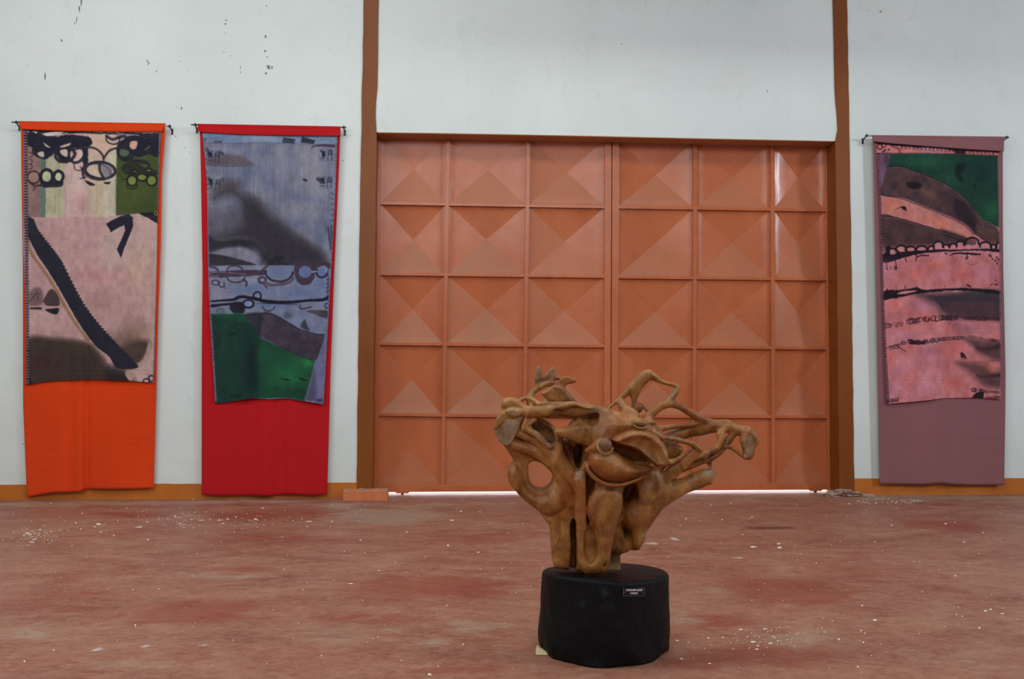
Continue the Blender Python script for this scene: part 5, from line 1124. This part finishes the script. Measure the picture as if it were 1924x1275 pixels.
# --- the big head: skull, lips, jaw
dome([(560, 320), (650, 285), (740, 300), (830, 330), (950, 360), (1000, 400), (1035, 470), (1030, 560), (950, 610), (860, 660), (760, 690), (660, 660), (600, 600), (590, 520), (540, 470), (500, 400)], -80, 100, 90, 24)
dome([(640, 320), (740, 300), (850, 335), (940, 352), (1000, 395), (1030, 450), (1000, 470), (900, 440), (820, 430), (760, 460), (700, 520), (640, 500), (610, 420)], -175, 80, 90, 22, ty=-.3)
dome([(735, 455), (780, 425), (850, 405), (920, 412), (985, 450), (1022, 500), (1038, 560), (1030, 598), (1000, 606), (950, 596), (900, 560), (850, 520), (790, 490), (745, 480)], -250, 62, 46, 12)
dome([(762, 468), (810, 440), (870, 430), (930, 445), (985, 490), (1012, 540), (1018, 580), (985, 588), (935, 565), (880, 530), (820, 500), (780, 488)], -318, 34, 44, 10, cut=True)
dome([(718, 464), (780, 480), (860, 502), (920, 548), (962, 600), (880, 598), (800, 568), (735, 528)], -270, 120, 28, 9, cut=True)
dome([(610, 545), (650, 510), (720, 505), (765, 530), (820, 570), (890, 596), (955, 606), (925, 640), (860, 668), (780, 688), (705, 684), (650, 655), (614, 605)], -215, 82, 76, 12)
limb([(596, 584, -225, 12), (604, 622, -240, 12), (635, 662, -250, 13), (690, 694, -255, 12), (760, 704, -255, 10), (830, 690, -245, 9), (895, 664, -230, 8), (945, 628, -210, 6)], 6)
limb([(618, 590, -262, 7), (640, 640, -276, 8), (690, 674, -284, 7), (750, 686, -284, 6)], 5, 1, True)
# eye stalks
limb([(628, 516, -215, 30), (655, 505, -240, 36), (680, 494, -258, 40)], 12); limb([(600, 520, -220, 16), (620, 505, -230, 12)], 8)
ball((886, 366, -232), (46, 28, 34), 8, ang=8); ball((886, 376, -262), (26, 6, 12), 3, True, 8); ball((950, 368, -200), (30, 16, 20), 8)
# fin behind the cheek
slab([(424, 432), (432, 402), (500, 388), (580, 372), (660, 360), (720, 420), (690, 500), (620, 505), (560, 486), (470, 452)], -150, 46, 26, 16, tx=.1)
# --- the log running to the left
limb([(158, 296, -70, 28), (230, 306, -80, 34), (320, 310, -100, 33), (420, 305, -120, 38), (520, 305, -135, 44), (620, 312, -145, 46), (700, 340, -140, 60)], 16)
slab([(350, 346), (430, 330), (540, 336), (640, 322), (662, 330), (640, 380), (520, 378), (400, 378)], -200, 40, 10, 10, ty=-.9, cut=True)
dome([(560, 340), (640, 318), (668, 325), (650, 352), (600, 372)], -195, 60, 20, 8, cut=True)
dome([(420, 292), (450, 262), (520, 248), (590, 270), (655, 285), (610, 298), (520, 286), (470, 300)], -165, 34, 20, 8)
limb([(430, 302, -200, 5), (470, 286, -205, 6), (530, 268, -205, 4)], 4, 1, True)
dome([(128, 286), (134, 246), (170, 228), (215, 236), (250, 262), (270, 285), (230, 300), (160, 296)], -70, 40, 26, 10)
dome([(150, 300), (190, 285), (235, 300), (230, 330), (200, 345), (165, 330)], -112, 26, 20, 6)
# block with the sawn face
slab([(84, 396), (98, 348), (130, 306), (200, 322), (244, 346), (228, 404), (190, 478), (166, 504), (118, 482), (92, 440)], -50, 62, 14, 10, smooth=False)
slab([(60, 400), (100, 404), (150, 352), (240, 342), (260, 330), (240, 420), (180, 530), (90, 500)], -140, 40, 2, 4, tx=-.25, ty=.2, cut=True, smooth=False)
# strands between log and ring
limb([(236, 350, -70, 22), (220, 390, -60, 20), (225, 430, -60, 26), (290, 455, -70, 30), (360, 500, -85, 36), (430, 570, -100, 42), (500, 650, -115, 44), (556, 720, -125, 38)], 14)
limb([(318, 352, -95, 14), (280, 378, -105, 16), (272, 405, -112, 18), (330, 440, -118, 20), (365, 480, -120, 20), (400, 502, -122, 20), (438, 488, -124, 18), (455, 450, -130, 18)], 8, .8)
limb([(448, 470, -120, 22), (450, 540, -118, 30), (480, 610, -120, 32), (530, 670, -126, 28)], 14)
limb([(318, 350, -40, 11), (370, 358, -45, 12), (405, 390, -50, 12), (430, 415, -60, 14)], 6)
dome([(290, 370), (350, 350), (410, 400), (440, 470), (390, 495), (330, 450)], 10, 22, 16, 8)
limb([(200, 460, -40, 16), (250, 490, -40, 12), (330, 490, -40, 14)], 6)
# middle wall with its dark opening
slab([(440, 470), (520, 470), (610, 490), (620, 600), (600, 700), (540, 690), (480, 600)], -30, 70, 30, 16)
dome([(540, 500), (584, 496), (582, 570), (572, 618), (556, 626), (540, 590), (532, 540)], -100, 130, 14, 6, cut=True)
dome([(470, 490), (520, 495), (530, 560), (545, 620), (510, 590), (484, 540)], -90, 40, 18, 8, cut=True)
# --- top left branch
dome([(352, 205), (380, 186), (425, 160), (470, 166), (505, 195), (535, 232), (560, 262), (480, 268), (410, 262), (372, 232)], -10, 30, 20, 10, tx=.1)
limb([(300, 285, -40, 16), (286, 250, -20, 18), (296, 214, -5, 18), (325, 188, 0, 16), (370, 164, -10, 14), (410, 150, -16, 14), (440, 154, -18, 9)], 7, .8)
limb([(300, 235, -10, 18), (325, 265, -25, 16), (360, 285, -50, 18)], 8)
slab([(322, 190), (316, 130), (326, 66), (340, 54), (354, 66), (362, 108), (380, 96), (408, 66), (424, 56), (436, 80), (442, 110), (430, 150), (400, 160), (360, 182)], 12, 20, 12, 8)
slab([(438, 172), (452, 138), (478, 116), (506, 110), (530, 120), (552, 128), (556, 142), (535, 152), (505, 158), (480, 178)], 5, 16, 8, 7)
ball((450, 120, 6), (20, 12, 16), 4)
limb([(232, 248, -40, 12), (262, 235, -30, 12), (290, 240, -30, 14), (330, 262, -40, 14), (352, 288, -50, 14)], 6)
limb([(340, 270, -50, 16), (420, 272, -80, 20), (520, 272, -100, 20)], 10)

def surface_nets(Fd):
    s = Fd < 0; nx, ny, nz = Fd.shape
    c = s[:-1, :-1, :-1].astype(np.int8)
    tot = np.zeros((nx - 1, ny - 1, nz - 1), np.int8)
    for i in (0, 1):
        for j in (0, 1):
            for k in (0, 1): tot += s[i:nx - 1 + i, j:ny - 1 + j, k:nz - 1 + k]
    act = (tot > 0) & (tot < 8); I = np.argwhere(act); n = len(I)
    vid = np.full(act.shape, -1, np.int64); vid[act] = np.arange(n)
    acc = np.zeros((n, 3)); cnt = np.zeros(n)
    corners = [(i, j, k) for i in (0, 1) for j in (0, 1) for k in (0, 1)]
    val = {c_: Fd[I[:, 0] + c_[0], I[:, 1] + c_[1], I[:, 2] + c_[2]] for c_ in corners}
    for a in corners:
        for ax in range(3):
            if a[ax]: continue
            b = list(a); b[ax] = 1; b = tuple(b); va, vb = val[a], val[b]; m = (va < 0) != (vb < 0)
            t = np.where(m, va / np.where(m, va - vb, 1), 0); p = np.tile(np.array(a, float), (n, 1)); p[:, ax] += t
            acc[m] += p[m]; cnt[m] += 1
    V = I + acc / np.maximum(cnt, 1)[:, None]; Q = []
    for ax in range(3):
        u, v = [q for q in range(3) if q != ax]
        sl0 = [slice(1, -1)] * 3; sl1 = [slice(1, -1)] * 3; sl0[ax] = slice(0, -1); sl1[ax] = slice(1, None)
        A, B = s[tuple(sl0)], s[tuple(sl1)]; E = np.argwhere(A != B); fl = A[A != B]
        off = np.array([1, 1, 1]); off[ax] = 0; E = E + off
        def g(du, dv):
            e = E.copy(); e[:, u] -= du; e[:, v] -= dv; return vid[e[:, 0], e[:, 1], e[:, 2]]
        q = np.stack([g(1, 1), g(0, 1), g(0, 0), g(1, 0)], -1)
        if ax == 1: fl = ~fl
        q[~fl] = q[~fl][:, ::-1]; Q.append(q)
    Q = np.concatenate(Q); Q = Q[(Q >= 0).all(1)]; return V, Q
VV, QQ = surface_nets(FLD)
del FLD
# light smoothing of the meshing steps
E2 = np.concatenate([QQ[:, [0, 1]], QQ[:, [1, 2]], QQ[:, [2, 3]], QQ[:, [3, 0]]])
for it in range(2):
    S = np.zeros_like(VV); Nn = np.zeros(len(VV))
    for a, b in ((0, 1), (1, 0)):
        for q in range(3): S[:, q] += np.bincount(E2[:, a], VV[E2[:, b], q], len(VV))
        Nn += np.bincount(E2[:, a], minlength=len(VV))
    VV = VV * .45 + S / np.maximum(Nn, 1)[:, None] * .55
ux = GX0 + VV[:, 0] * H_; uy = GY0 + VV[:, 1] * H_; uw = GW0 + VV[:, 2] * H_
# knife marks
uw = uw + (vnoise(ux / 26, uy / 60, 90, 3) - .5) * 7; ux = ux + (vnoise(uw / 30, uy / 50, 91, 3) - .5) * 5
SP = sc(ux, uy, uw)
zb = float(SP[:, 2].min())
me = bpy.data.meshes.new('carving'); me.vertices.add(len(SP)); me.vertices.foreach_set('co', SP.ravel())
me.loops.add(QQ.size); me.polygons.add(len(QQ)); me.loops.foreach_set('vertex_index', QQ.astype(np.int32).ravel()); me.polygons.foreach_set('loop_start', np.arange(0, QQ.size, 4)); me.update(calc_edges=True)
# bare, unstained wood: sawn face, broken limb end, lizard snout, chipped edges
pale = np.zeros(len(SP))
def bare(P, w0, w1, v=1.0, soft=8):
    d = polysdf(ux, uy, P); pale[:] = np.maximum(pale, v * np.clip(.5 - (d + (vnoise(ux / 14, uy / 14, 77, 3) - .5) * 26) / soft, 0, 1) * ((uw > w0) & (uw < w1)))
bare([(80, 404), (110, 402), (150, 352), (244, 342), (228, 410), (168, 510), (100, 480)], -140, -60)
bare([(1270, 650), (1330, 630), (1330, 690), (1300, 680), (1280, 675)], -120, 60)
bare([(925, 985), (945, 960), (950, 1010), (930, 1020)], -200, 200); bare([(935, 690), (900, 750), (960, 740), (990, 700)], -200, -40, .7)
bare([(545, 630), (580, 640), (570, 690), (535, 680)], -260, -60, .7); bare([(590, 940), (615, 950), (605, 990), (590, 980)], -260, -60, .7)
bare([(1484, 470), (1500, 440), (1535, 450), (1545, 520), (1530, 575), (1500, 560)], -120, -60, .6)
bare([(1000, 440), (1100, 450), (1170, 480), (1100, 470), (1010, 462)], -130, -60, .5); bare([(150, 290), (215, 285), (235, 330), (180, 340)], -160, -90, .5)
bare([(320, 60), (350, 60), (350, 120), (322, 130)], -60, 60, .5); bare([(390, 100), (425, 62), (438, 110), (410, 130)], -60, 60, .6); bare([(270, 400), (340, 430), (400, 490), (440, 480), (400, 510), (330, 460)], -160, -120, .5)
bare([(960, 390), (990, 420), (980, 450), (950, 420)], -330, -100, .5); bare([(1050, 230), (1110, 200), (1120, 160), (1135, 190), (1090, 260)], -50, 50, .4)
a = me.attributes.new('bare_wood', 'FLOAT', 'POINT'); a.data.foreach_set('value', pale.astype(np.float32))
def wood_mat(name, light=0.0):
    n = NT(name); v = n.pos(1, 1, 1)
    c = n.ramp(n.noise(9, 8, .68, v, .8), [(.30, srgb(76, 45, 20)), (.45, srgb(132, 84, 38)), (.6, srgb(168, 117, 60)), (.76, srgb(200, 154, 92))])
    o_ = n.ramp(n.noise(3.2, 4, .55, v), [(.45, 0.0), (.66, 1.0)])
    c = n.mix(n.math('MULTIPLY', o_, .55), c, srgb(140, 70, 22))
    gr = n.ramp(n.noise(34, 6, .7, n.pos(1.4, 1.4, .28), 1.0), [(.5, 0.0), (.75, 1.0)])
    c = n.mix(n.math('MULTIPLY', gr, .32), c, srgb(92, 54, 24))
    sp = n.ramp(n.noise(70, 4, .65, v), [(.64, 0.0), (.72, 1.0)])
    c = n.mix(n.math('MULTIPLY', sp, .5), c, srgb(64, 38, 20))
    dk = n.ramp(n.noise(9, 5, .6, n.pos(1, 1, .7), 1.2), [(.62, 0.0), (.74, 1.0)])
    c = n.mix(n.math('MULTIPLY', dk, .4), c, srgb(84, 62, 46))
    c = n.mix(n.math('MULTIPLY', n.attr('bare_wood'), .75), c, n.ramp(n.noise(30, 5, .6, v), [(.35, srgb(126, 106, 82)), (.65, srgb(178, 160, 134))]))
    if light: c = n.mix(light, c, srgb(176, 146, 100))
    n.color(c); n.rough(n.math('ADD', n.math('MULTIPLY', n.noise(12, 4, .6, v), .25), .32), .42)
    n.bump(n.math('ADD', n.noise(14, 6, .65, n.pos(1.5, 1.5, .6)), n.math('MULTIPLY', n.noise(80, 4, .6, n.pos(1.4, 1.4, .4)), .3)), .7, .008)
    return n.m
M_WOOD = wood_mat('varnished_root_wood'); M_WOODL = wood_mat('raw_support_wood', .6)
fc = sc(np.array([640.]), np.array([1205.]), np.array([0.]))[0]
SCU = empty('carved_sculpture', tuple(fc)); tag(SCU, 'brown carved root sculpture of a wide-mouthed creature with looping limbs on a black stump', 'sculpture')
link('carving', me, M_WOOD, SCU, True)
def usph(name, c, r, mat, parent, ang=0, seg=28, ring=18, lid=0):
    V = []; Fc = []
    q = math.radians(ang)
    for i in range(ring + 1):
        t = math.pi * i / ring
        for j in range(seg):
            p = 2 * math.pi * j / seg; x = math.sin(t) * math.cos(p) * r[0]; y = math.cos(t) * r[1]; w = math.sin(t) * math.sin(p) * r[2]
            V.append((c[0] + x * math.cos(q) - y * math.sin(q), c[1] + x * math.sin(q) + y * math.cos(q), c[2] + w))
    A = np.array(V); V = sc(A[:, 0], A[:, 1], A[:, 2])
    for i in range(ring):
        for j in range(seg): Fc.append((i * seg + j, i * seg + (j + 1) % seg, (i + 1) * seg + (j + 1) % seg, (i + 1) * seg + j))
    me_ = bpy.data.meshes.new(name); me_.from_pydata([tuple(v) for v in V], [], Fc)
    bm = bmesh.new(); bm.from_mesh(me_); bmesh.ops.remove_doubles(bm, verts=bm.verts, dist=1e-6); bmesh.ops.recalc_face_normals(bm, faces=bm.faces); bm.to_mesh(me_); bm.free()
    return link(name, me_, mat, parent, True)
M_EYE = wood_mat('dark_eye_wood', .0)
_b = M_EYE.node_tree.nodes['Principled BSDF'].inputs['Base Color']; _l = _b.links[0]; _mx = M_EYE.node_tree.nodes.new('ShaderNodeMix'); _mx.data_type = 'RGBA'; _mx.inputs[0].default_value = .6; M_EYE.node_tree.links.new(_l.from_socket, _mx.inputs[6]); _mx.inputs[7].default_value = srgb(92, 62, 52); M_EYE.node_tree.links.new(_mx.outputs[2], _b)
nb = M_EYE.node_tree.nodes['Principled BSDF']; nb.inputs['Roughness'].default_value = .3
e1 = usph('eye', (689, 486, -286), (40, 42, 36), M_EYE, SCU); 
def ringtube(c, rx, ry, ang, r, a0, a1, bulge, mat, parent, name):
    pts = []
    for t in np.radians(np.linspace(a0, a1, 22)):
        x = rx * math.cos(t); y = ry * math.sin(t); q = math.radians(ang); pts.append((c[0] + x * math.cos(q) - y * math.sin(q), c[1] + x * math.sin(q) + y * math.cos(q), c[2] - bulge * math.sin(t) ** 2))
    A = np.array(pts); P = sc(A[:, 0], A[:, 1], A[:, 2]); return mesh(name, *tubedata(P, r * K, 8), mat, parent, True)
ringtube((690, 488, -296), 42, 40, 40, 5, -30, 200, 22, M_WOODL, e1, 'eyelid'); ringtube((684, 492, -306), 34, 24, 40, 4, 10, 170, 14, M_EYE, e1, 'eyelid')
e2 = usph('eye', (884, 368, -246), (34, 20, 22), M_EYE, SCU, 8); ringtube((884, 372, -256), 38, 20, 8, 4, 10, 175, 8, M_WOODL, e2, 'eyelid')
# block that props the carving at the back
A = np.array([(x, y, w) for x in (722, 812) for w in (40, 110) for y in (1085, 1224)], float); V = sc(A[:, 0], A[:, 1], A[:, 2])
o = mesh('support_block', V, boxdata(0, 1, 0, 1, 0, 1)[1], M_WOODL, SCU); bev(o, .003)
bm = bmesh.new(); bm.from_mesh(o.data); bmesh.ops.recalc_face_normals(bm, faces=bm.faces); bm.to_mesh(o.data); bm.free()

# ------------------------------------------------------------------ black stump
def stump():
    # outline of the foot on the floor and of the top, taken round the trunk
    cb = atz(1131, 1216, 0); ctop = sc(np.array([700.]), np.array([1215.]), np.array([0.]))[0]
    rb = np.linalg.norm(atz(1253, 1216, 0) - atz(1007, 1216, 0)) / 2
    na, nz = 160, 56; V = []; Fc = []
    f = np.array([FW[0], FW[1]]); f /= np.linalg.norm(f); r = np.array([RT[0], RT[1]]); r /= np.linalg.norm(r)
    zt = .387
    for i in range(nz + 1):
        t = i / nz; z = zt * t
        for j in range(na):
            a = 2 * math.pi * j / na; ca, sa = math.cos(a), math.sin(a)
            # profile: a little narrower at the top on the left, nearly upright on the right
            rad = rb * (1 - .0 * t)
            if ca < 0: rad *= 1 - .075 * t * abs(ca) ** .7
            lob = 1 + .018 * math.sin(3 * a + .6) + .012 * math.sin(5 * a + 2)
            low = max(0, 1 - t / .22); lob += low ** 2 * (.035 * math.sin(7 * a + 1.3) - .03 - .07 * math.exp(-((a - math.radians(205)) / .3) ** 2))
            d = (vnoise(a * 3.5 + 4, t * 3.2 + a * .8, 61, 4) - .5) * .075 * (1 - .75 * t) + (vnoise(a * 9, t * 5 + a * 2.2, 64, 3) - .5) * .022 * (1 - .8 * t)
            g = max(0, t - .965) / .035
            rr_ = rad * (lob + d) * (1 - .035 * g ** 2)
            # bark ridges lean down to the right
            V.append((cb[0] + r[0] * rr_ * ca + f[0] * rr_ * sa, cb[1] + r[1] * rr_ * ca + f[1] * rr_ * sa, z - (.020 * (sa + 1)) * t + .003 * (-ca) * t + (.006 * math.sin(2 * a) * t)))
    for i in range(nz):
        for j in range(na): Fc.append((i * na + j, i * na + (j + 1) % na, (i + 1) * na + (j + 1) % na, (i + 1) * na + j))
    top = V[nz * na:]; c = np.mean(top, axis=0); rings = 14; base = nz * na
    prev = base
    for q in range(1, rings):
        s = 1 - q / rings; k0 = len(V)
        for j in range(na):
            p = c + (np.array(top[j]) - c) * s; p[2] += (vnoise(p[0] * 9, p[1] * 9, 62) - .5) * .006; V.append(tuple(p))
        for j in range(na): Fc.append((prev + j, prev + (j + 1) % na, k0 + (j + 1) % na, k0 + j))
        prev = k0
    V.append(tuple(c)); k = len(V) - 1
    for j in range(na): Fc.append((prev + j, prev + (j + 1) % na, k))
    Fc.append(tuple(range(na))[::-1])
    n = NT('black_painted_stump'); v = n.pos()
    cc = n.ramp(n.noise(6, 6, .65, v), [(.35, srgb(10, 10, 13)), (.62, srgb(15, 16, 20)), (.74, srgb(42, 46, 52))])
    sp_ = n.ramp(n.noise(40, 4, .6, v), [(.66, 0.0), (.74, 1.0)]); cc = n.mix(n.math('MULTIPLY', sp_, .15), cc, srgb(70, 72, 76))
    n.color(cc); n.rough(.55, .16); n.bump(n.math('ADD', n.noise(7, 6, .65, n.pos(1, 1, .6), .8), n.math('MULTIPLY', n.noise(45, 4, .6, v), .2)), .8, .014)
    E_ = empty('stump_plinth', (cb[0], cb[1], 0)); tag(E_, 'black painted tree stump with a small name plate carrying the wooden carving', 'plinth')
    o = mesh('stump', V, Fc, n.m, E_, True)
    return E_, cb, rb, c, f, r
ST, SCB, SRB, STC, Sf, Sr = stump()
# name plate
bpy.context.view_layer.update()
from mathutils.bvhtree import BVHTree
_so = [o for o in ST.children if o.name.startswith('stump')][0]
_bv = BVHTree.FromPolygons([tuple(_so.matrix_world @ v.co) for v in _so.data.vertices], [tuple(q.vertices) for q in _so.data.polygons])
def hit(px, py):
    h = _bv.ray_cast(Vector(CAM), Vector(ray(px, py))); return np.array(h[0]) if h[0] is not None else None
h4 = [hit(1171, 1105), hit(1209, 1105), hit(1209, 1117), hit(1171, 1117)]
pc = sum(h4) / 4; tx_ = (h4[1] - h4[0]) + (h4[2] - h4[3]); tx_ /= np.linalg.norm(tx_)
upv = (h4[0] - h4[3]) + (h4[1] - h4[2]); upv -= tx_ * (upv @ tx_); upv /= np.linalg.norm(upv)
nrm = np.cross(tx_, upv); nrm = nrm if nrm @ (CAM - pc) > 0 else -nrm
pc = pc + nrm * (max((q - pc) @ nrm for q in h4) + .001)
pw = np.linalg.norm(h4[1] - h4[0]) * 1.06; ph = np.linalg.norm(h4[1] - h4[2]) * 1.25
def plate_box(name, x0, x1, z0, z1, d0, d1, mat, parent):
    V = [pc + tx_ * x + upv * z + nrm * d for x in (x0, x1) for d in (d1, d0) for z in (z0, z1)]
    return mesh(name, V, boxdata(0, 1, 0, 1, 0, 1)[1], mat, parent)
M_PLATE = simple('black_plate', srgb(8, 8, 10), .35); M_LET = simple('white_engraving', srgb(226, 224, 226), .6); M_RIM = simple('worn_plate_rim', srgb(110, 112, 114), .5)
PLT = plate_box('name_plate', -pw / 2, pw / 2, -ph / 2, ph / 2, -.008, .004, M_PLATE, ST)
rw = .0014
plate_box('rim', -pw / 2, -pw / 2 + rw * 1.4, -ph / 2, ph / 2, .003, .0052, M_RIM, PLT); plate_box('rim', pw / 2 - rw, pw / 2, -ph / 2, ph / 2, .003, .0048, M_RIM, PLT)
plate_box('rim', pw * .16, pw / 2, ph / 2 - rw, ph / 2, .003, .0050, M_RIM, PLT); plate_box('rim', -pw * .44, pw / 2, -ph / 2, -ph / 2 + rw * .8, .003, .0045, M_RIM, PLT)
for sx, sz in ((-.42, -.04), (.41, -.10)):
    q = pc + tx_ * pw * sx + upv * ph * sz; mesh('screw', *tubedata([q + nrm * .003, q + nrm * .0058], .0022, 10), M_RIM, PLT)
def lettering(txt, cx, cz, h, width):
    cu = bpy.data.curves.new('t', 'FONT'); cu.body = txt; cu.align_x = 'CENTER'; cu.align_y = 'CENTER'; cu.extrude = .02; cu.offset = .012; cu.resolution_u = 2
    to = bpy.data.objects.new('t', cu); C.objects.link(to); bpy.context.view_layer.update()
    m_ = bpy.data.meshes.new_from_object(to.evaluated_get(bpy.context.evaluated_depsgraph_get())); bpy.data.objects.remove(to); bpy.data.curves.remove(cu)
    co = np.array([v.co[:] for v in m_.vertices]); w_ = np.ptp(co[:, 0]); hh = np.ptp(co[:, 1]); mid = (co.max(0) + co.min(0)) / 2
    co = co - mid; P = pc + tx_ * (co[:, :1] * width / w_ + cx) + upv * (co[:, 1:2] * h / hh + cz) + nrm * (.0045 + (co[:, 2:3] + .02) * .03)
    m_.vertices.foreach_set('co', P.ravel()); m_.update(); link('lettering', m_, M_LET, PLT)
lettering('NABULIME LILIAN', 0.0, ph * .23, ph * .24, pw * .76); lettering('1990/91', pw * .0, -ph * .17, ph * .24, pw * .36)

# cream wedge pushed under the stump
wa = atz(1009, 1226, 0); wb = atz(1034, 1226, 0)
s_ = (wb - wa)
def W3(u, z, d): return wa + s_ * u + np.array([0, 0, z]) + np.array([Sf[0], Sf[1], 0]) * d
V = [W3(-.1, 0, -.035), W3(1.0, 0, -.035), W3(.8, 0, .02), W3(-.1, 0, .02), W3(0, .034, -.02), W3(.85, .006, -.025), W3(.6, .008, .015), W3(.0, .034, .015)]
M_CREAM = simple('raw_cream_wood', srgb(226, 206, 158), .7, .3, 0, .08, 40)
o = mesh('wooden_wedge', V, [(3, 2, 1, 0), (4, 5, 6, 7), (0, 1, 5, 4), (1, 2, 6, 5), (2, 3, 7, 6), (3, 0, 4, 7)], M_CREAM); tag(o, 'cream raw wood wedge pushed under the edge of the black stump', 'wedge'); bev(o, .002, 1)
bpy.context.view_layer.update()
